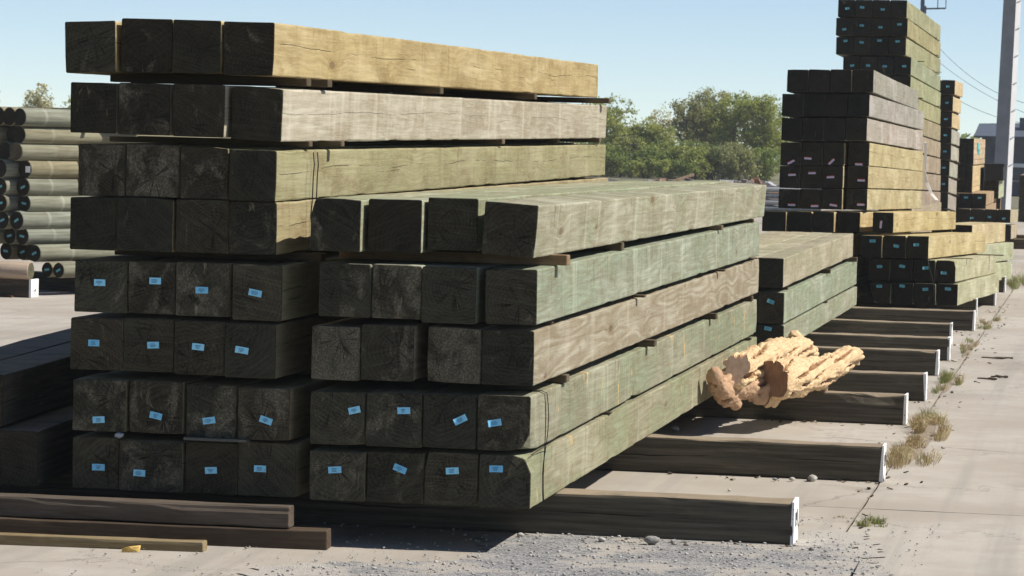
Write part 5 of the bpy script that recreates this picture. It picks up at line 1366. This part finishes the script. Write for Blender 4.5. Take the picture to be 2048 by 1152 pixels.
# ------------------------------------------------------------------ trees
def leaf_mat(name, c1, c2):
    g = NT(name)
    n = g.noise(g.obj(), 1.3, 4, 0.6); n2 = g.noise(g.obj(), 9.0, 2)
    c = g.mix(g.ramp(n, 0.35, 0.68), c1, c2)
    c = g.mix(g.ramp(n2, 0.4, 0.7, 0, 0.5), c, tuple(v * 0.6 for v in c1[:3]) + (1,))
    m = g.done(c, 0.6, spec=0.2)
    tr = g.t.nodes.new('ShaderNodeBsdfTranslucent'); g.put(tr.inputs[0], c)
    mx = g.t.nodes.new('ShaderNodeMixShader'); mx.inputs[0].default_value = 0.4
    g.t.links.new(g.b.outputs[0], mx.inputs[1]); g.t.links.new(tr.outputs[0], mx.inputs[2]); g.t.links.new(mx.outputs[0], g.out.inputs[0])
    return m
LEAF = [leaf_mat('leaf_green', (0.208, 0.271, 0.066, 1), (0.322, 0.379, 0.100, 1)), leaf_mat('leaf_yellow_green', (0.291, 0.343, 0.084, 1), (0.458, 0.470, 0.134, 1)),
        leaf_mat('leaf_olive_grey', (0.271, 0.289, 0.109, 1), (0.438, 0.422, 0.186, 1)), leaf_mat('leaf_sparse_pale', (0.501, 0.470, 0.234, 1), (0.667, 0.600, 0.303, 1)), leaf_mat('leaf_dark', (0.147, 0.192, 0.059, 1), (0.251, 0.289, 0.084, 1))]
M['trunk'] = plain('trunk_bark', (0.13, 0.11, 0.085, 1), 0.9, 0.3, 6)
def tree(x, y, h, rx, base, nclump, per, leaf, lab, ls=0.066, sparse=1.0):
    tr = random.Random(int(abs(x) * 100 + h * 10))
    root = empty('tree', (x, y, 0))
    t = MB(); c = MB()
    lean = tr.uniform(-.08, .08) * h
    tp = [(lean * (k / 4) ** 2 + 0.05 * tr.uniform(-1, 1) * h * .3, 0.03 * tr.uniform(-1, 1) * h, -0.02 + h * 0.72 * k / 4) for k in range(5)]
    tp[0] = (0, 0, -0.05)
    t.tube(tp, [0.030 * h * (1 - 0.2 * k) for k in range(5)], 7)
    ends = []
    for k in range(9):
        f = tr.uniform(0.25, 1.0); i = min(3, int(f * 4)); a0 = Vector(tp[i]).lerp(Vector(tp[i + 1]), f * 4 - i)
        a = tr.uniform(0, 6.283); ln = rx * tr.uniform(.5, 1.0)
        e = a0 + Vector((math.cos(a) * ln, math.sin(a) * ln * .8, h * tr.uniform(.08, .24)))
        e.z = min(e.z, h * 0.95); m = a0.lerp(e, .5) + Vector((0, 0, -0.03 * h))
        t.tube([a0, m, e], [0.010 * h, 0.007 * h, 0.003 * h], 5); ends.append(e)
        for s in range(3):
            b0 = m.lerp(e, tr.random()); e2 = b0 + Vector((tr.uniform(-1, 1), tr.uniform(-1, 1), tr.uniform(.2, 1))) * rx * .35
            t.tube([b0, e2], [0.004 * h, 0.0015 * h], 4); ends.append(e2)
    t.build('trunk', [M['trunk']], root)
    cz = (h + base) / 2; rz = (h - base) / 2
    for k in range(nclump):
        if tr.random() < 0.3: p = tr.choice(ends) + Vector((tr.gauss(0, .12 * rx), tr.gauss(0, .12 * rx), tr.gauss(0, .12 * rx)))
        else:
            u = tr.uniform(-1, 1); a = tr.uniform(0, 6.283); q = math.sqrt(1 - u * u); rr = tr.random() ** 0.45
            lob = 0.80 + 0.42 * nz(math.cos(a) * 1.6 + x, math.sin(a) * 1.6, u * 2.2 + h)
            p = Vector((rx * rr * q * math.cos(a) * lob + lean * .6, rx * .85 * rr * q * math.sin(a) * lob, cz + rz * u * rr * (0.9 + 0.25 * lob - .2)))
        cr = rx * tr.uniform(.10, .22)
        for _ in range(int(per * tr.uniform(.6, 1.3) * sparse)):
            d = Vector((tr.gauss(0, 1), tr.gauss(0, 1), tr.gauss(0, .8))) * cr * .6
            o_ = p + d
            if o_.z < max(0.01, base * 0.7) or o_.z > h * 1.03: continue
            s = ls * tr.uniform(.5, 1.25)
            u1 = Vector((tr.gauss(0, 1), tr.gauss(0, 1), tr.gauss(0, 1))).normalized(); v1 = u1.cross(Vector((tr.gauss(0, 1), tr.gauss(0, 1), tr.gauss(0, 1)))).normalized()
            c.add([o_ - u1 * s, o_ - v1 * s * .55, o_ + u1 * s, o_ + v1 * s * .55], [(0, 1, 2, 3)])
    c.build('crown', [LEAF[leaf]], root)
    tag_obj(root, lab, 'tree', 'trees behind the scrap heap'); return root
TY = 160.0
def tx(px): return -25.792 * TY / 170 + (px - 1230) * 0.02643 * TY / 170
TR = [(1212, 4.15, 1.2, .2, 130, 34, 1, 'rounded yellow green tree emerging from behind the tall stack', 0), (1150, 3.7, 1.3, .2, 50, 30, 0, 'green tree mostly hidden behind the tall stack', 3),
      (1303, 2.75, 1.05, .1, 130, 34, 1, 'low round green tree in front of the sparse pale one', -2), (1318, 3.6, .75, 1.6, 40, 20, 3, 'sparse pale tree with sky showing through', 4), (1350, 3.45, .55, 1.2, 34, 20, 3, 'thin pale sapling left of the broad olive tree', 4), (1262, 2.5, .9, .1, 80, 30, 2, 'greyish low tree left of the low round green one', 1),
      (1385, 3.9, .85, .1, 90, 32, 2, 'narrow greyish tree joined to the left of the broad olive tree', 1), (1425, 4.7, 1.35, .3, 190, 38, 2, 'broad tall olive grey tree in the middle of the row', 2),
      (1467, 4.5, 1.15, .2, 140, 36, 1, 'dense yellow green tree right of the broad olive one', 0), (1508, 4.15, .6, 1.4, 44, 22, 3, 'pale thin tree between the two green ones', 3), (1540, 4.3, 1.1, .2, 150, 38, 1, 'bright yellow green tree beside the dark timber ends', -1),
      (1590, 4.2, 1.4, .2, 70, 34, 0, 'green tree hidden mostly by the grey and yellow stack', 2), (1245, 1.5, 1.0, -.3, 80, 30, 4, 'dark low bush under the leftmost green tree', -3), (1345, 1.8, 1.1, -.3, 100, 30, 0, 'dark low bush under the sparse pale tree', -3),
      (1430, 1.7, 1.3, -.3, 120, 30, 4, 'dark low bush under the broad olive tree', -4), (1525, 1.5, 1.1, -.3, 90, 30, 0, 'green low bush at the foot of the bright tree', -4), (1218, 1.6, 1.0, -.3, 70, 30, 0, 'green low bush under the rounded tree by the tall stack', -4), (1395, 1.5, 1.0, -.3, 80, 30, 1, 'yellow green low bush left of the dark middle bush', -5), (1482, 1.7, 1.1, -.3, 90, 30, 2, 'greyish low bush under the dense yellow green tree', -5), (1290, 1.4, .9, -.3, 70, 30, 0, 'green low bush beneath the greyish low tree', -5), (1275, .85, .5, 0, 40, 26, 1, 'small bright bush at the left foot of the low round tree', -6), (1330, .85, .6, 0, 50, 26, 1, 'small bright bush at the right foot of the low round tree', -6), (1375, .9, .6, 0, 50, 26, 0, 'small green bush beside the scrap heap', -6)]
for (px, h, rx, base, nc, per, lf, lab, dy) in TR:
    k = (TY + dy) / TY
    tree(tx(px) * k, TY + dy, h * 1.03, rx * 1.12, base, int(nc * 1.35), int(per * 1.5), lf, lab, sparse=0.5 if lf == 3 else 1.0)
tree(-54.4, 161, 4.05, 1.05, 1.6, 85, 24, 3, 'sparse yellowish tree above the pole stack', 0.075, 0.9)
tree(-53.3, 163, 3.7, .9, 1.6, 60, 24, 1, 'small green tree right behind the sparse yellowish one', 0.075, 0.8)
tree(-56.9, 160, 3.9, 1.0, 1.0, 70, 24, 3, 'brownish tree cut by the left picture edge', 0.075, 0.8)
# far low tree line closing the horizon
tl = MB(); tr2 = random.Random(5)
for i in range(9000):
    x = tr2.uniform(-150, 60); y = tr2.uniform(255, 275); H_ = 2.6 + 1.0 * nz(x * .08, 1, 2) + .6 * nz(x * .3, 4, 2)
    z = H_ * tr2.random() ** .8; s = tr2.uniform(.15, .4)
    if -9 < x - 0 < 30: z *= 0.55
    u1 = Vector((tr2.gauss(0, 1), tr2.gauss(0, .5), tr2.gauss(0, 1))).normalized(); v1 = u1.cross(Vector((tr2.gauss(0, 1), tr2.gauss(0, 1), tr2.gauss(0, 1)))).normalized()
    o_ = Vector((x, y, z)); tl.add([o_ - u1 * s, o_ - v1 * s * .6, o_ + u1 * s, o_ + v1 * s * .6], [(0, 1, 2, 3)])
o = tl.build('far_wood', [LEAF[0]]); tag_obj(o, 'far low green wood along the horizon behind the yard', 'wood', None, 'stuff')

# ------------------------------------------------------------------ thin air haze
hz = MB(); hz.box(-400, 400, -20, 300, -1.0, 14.0)
hm = bpy.data.materials.new('haze_air'); hm.use_nodes = True; hm.node_tree.nodes.clear()
hv = hm.node_tree.nodes.new('ShaderNodeVolumePrincipled'); ho = hm.node_tree.nodes.new('ShaderNodeOutputMaterial')
hv.inputs['Color'].default_value = (0.90, 0.92, 0.93, 1); hv.inputs['Density'].default_value = 0.00045; hv.inputs['Anisotropy'].default_value = 0.2
hm.node_tree.links.new(hv.outputs[0], ho.inputs['Volume'])
o = hz.build('haze', [hm]); o['kind'] = 'stuff'; o['label'] = 'thin pale haze over the whole yard'; o['category'] = 'haze'
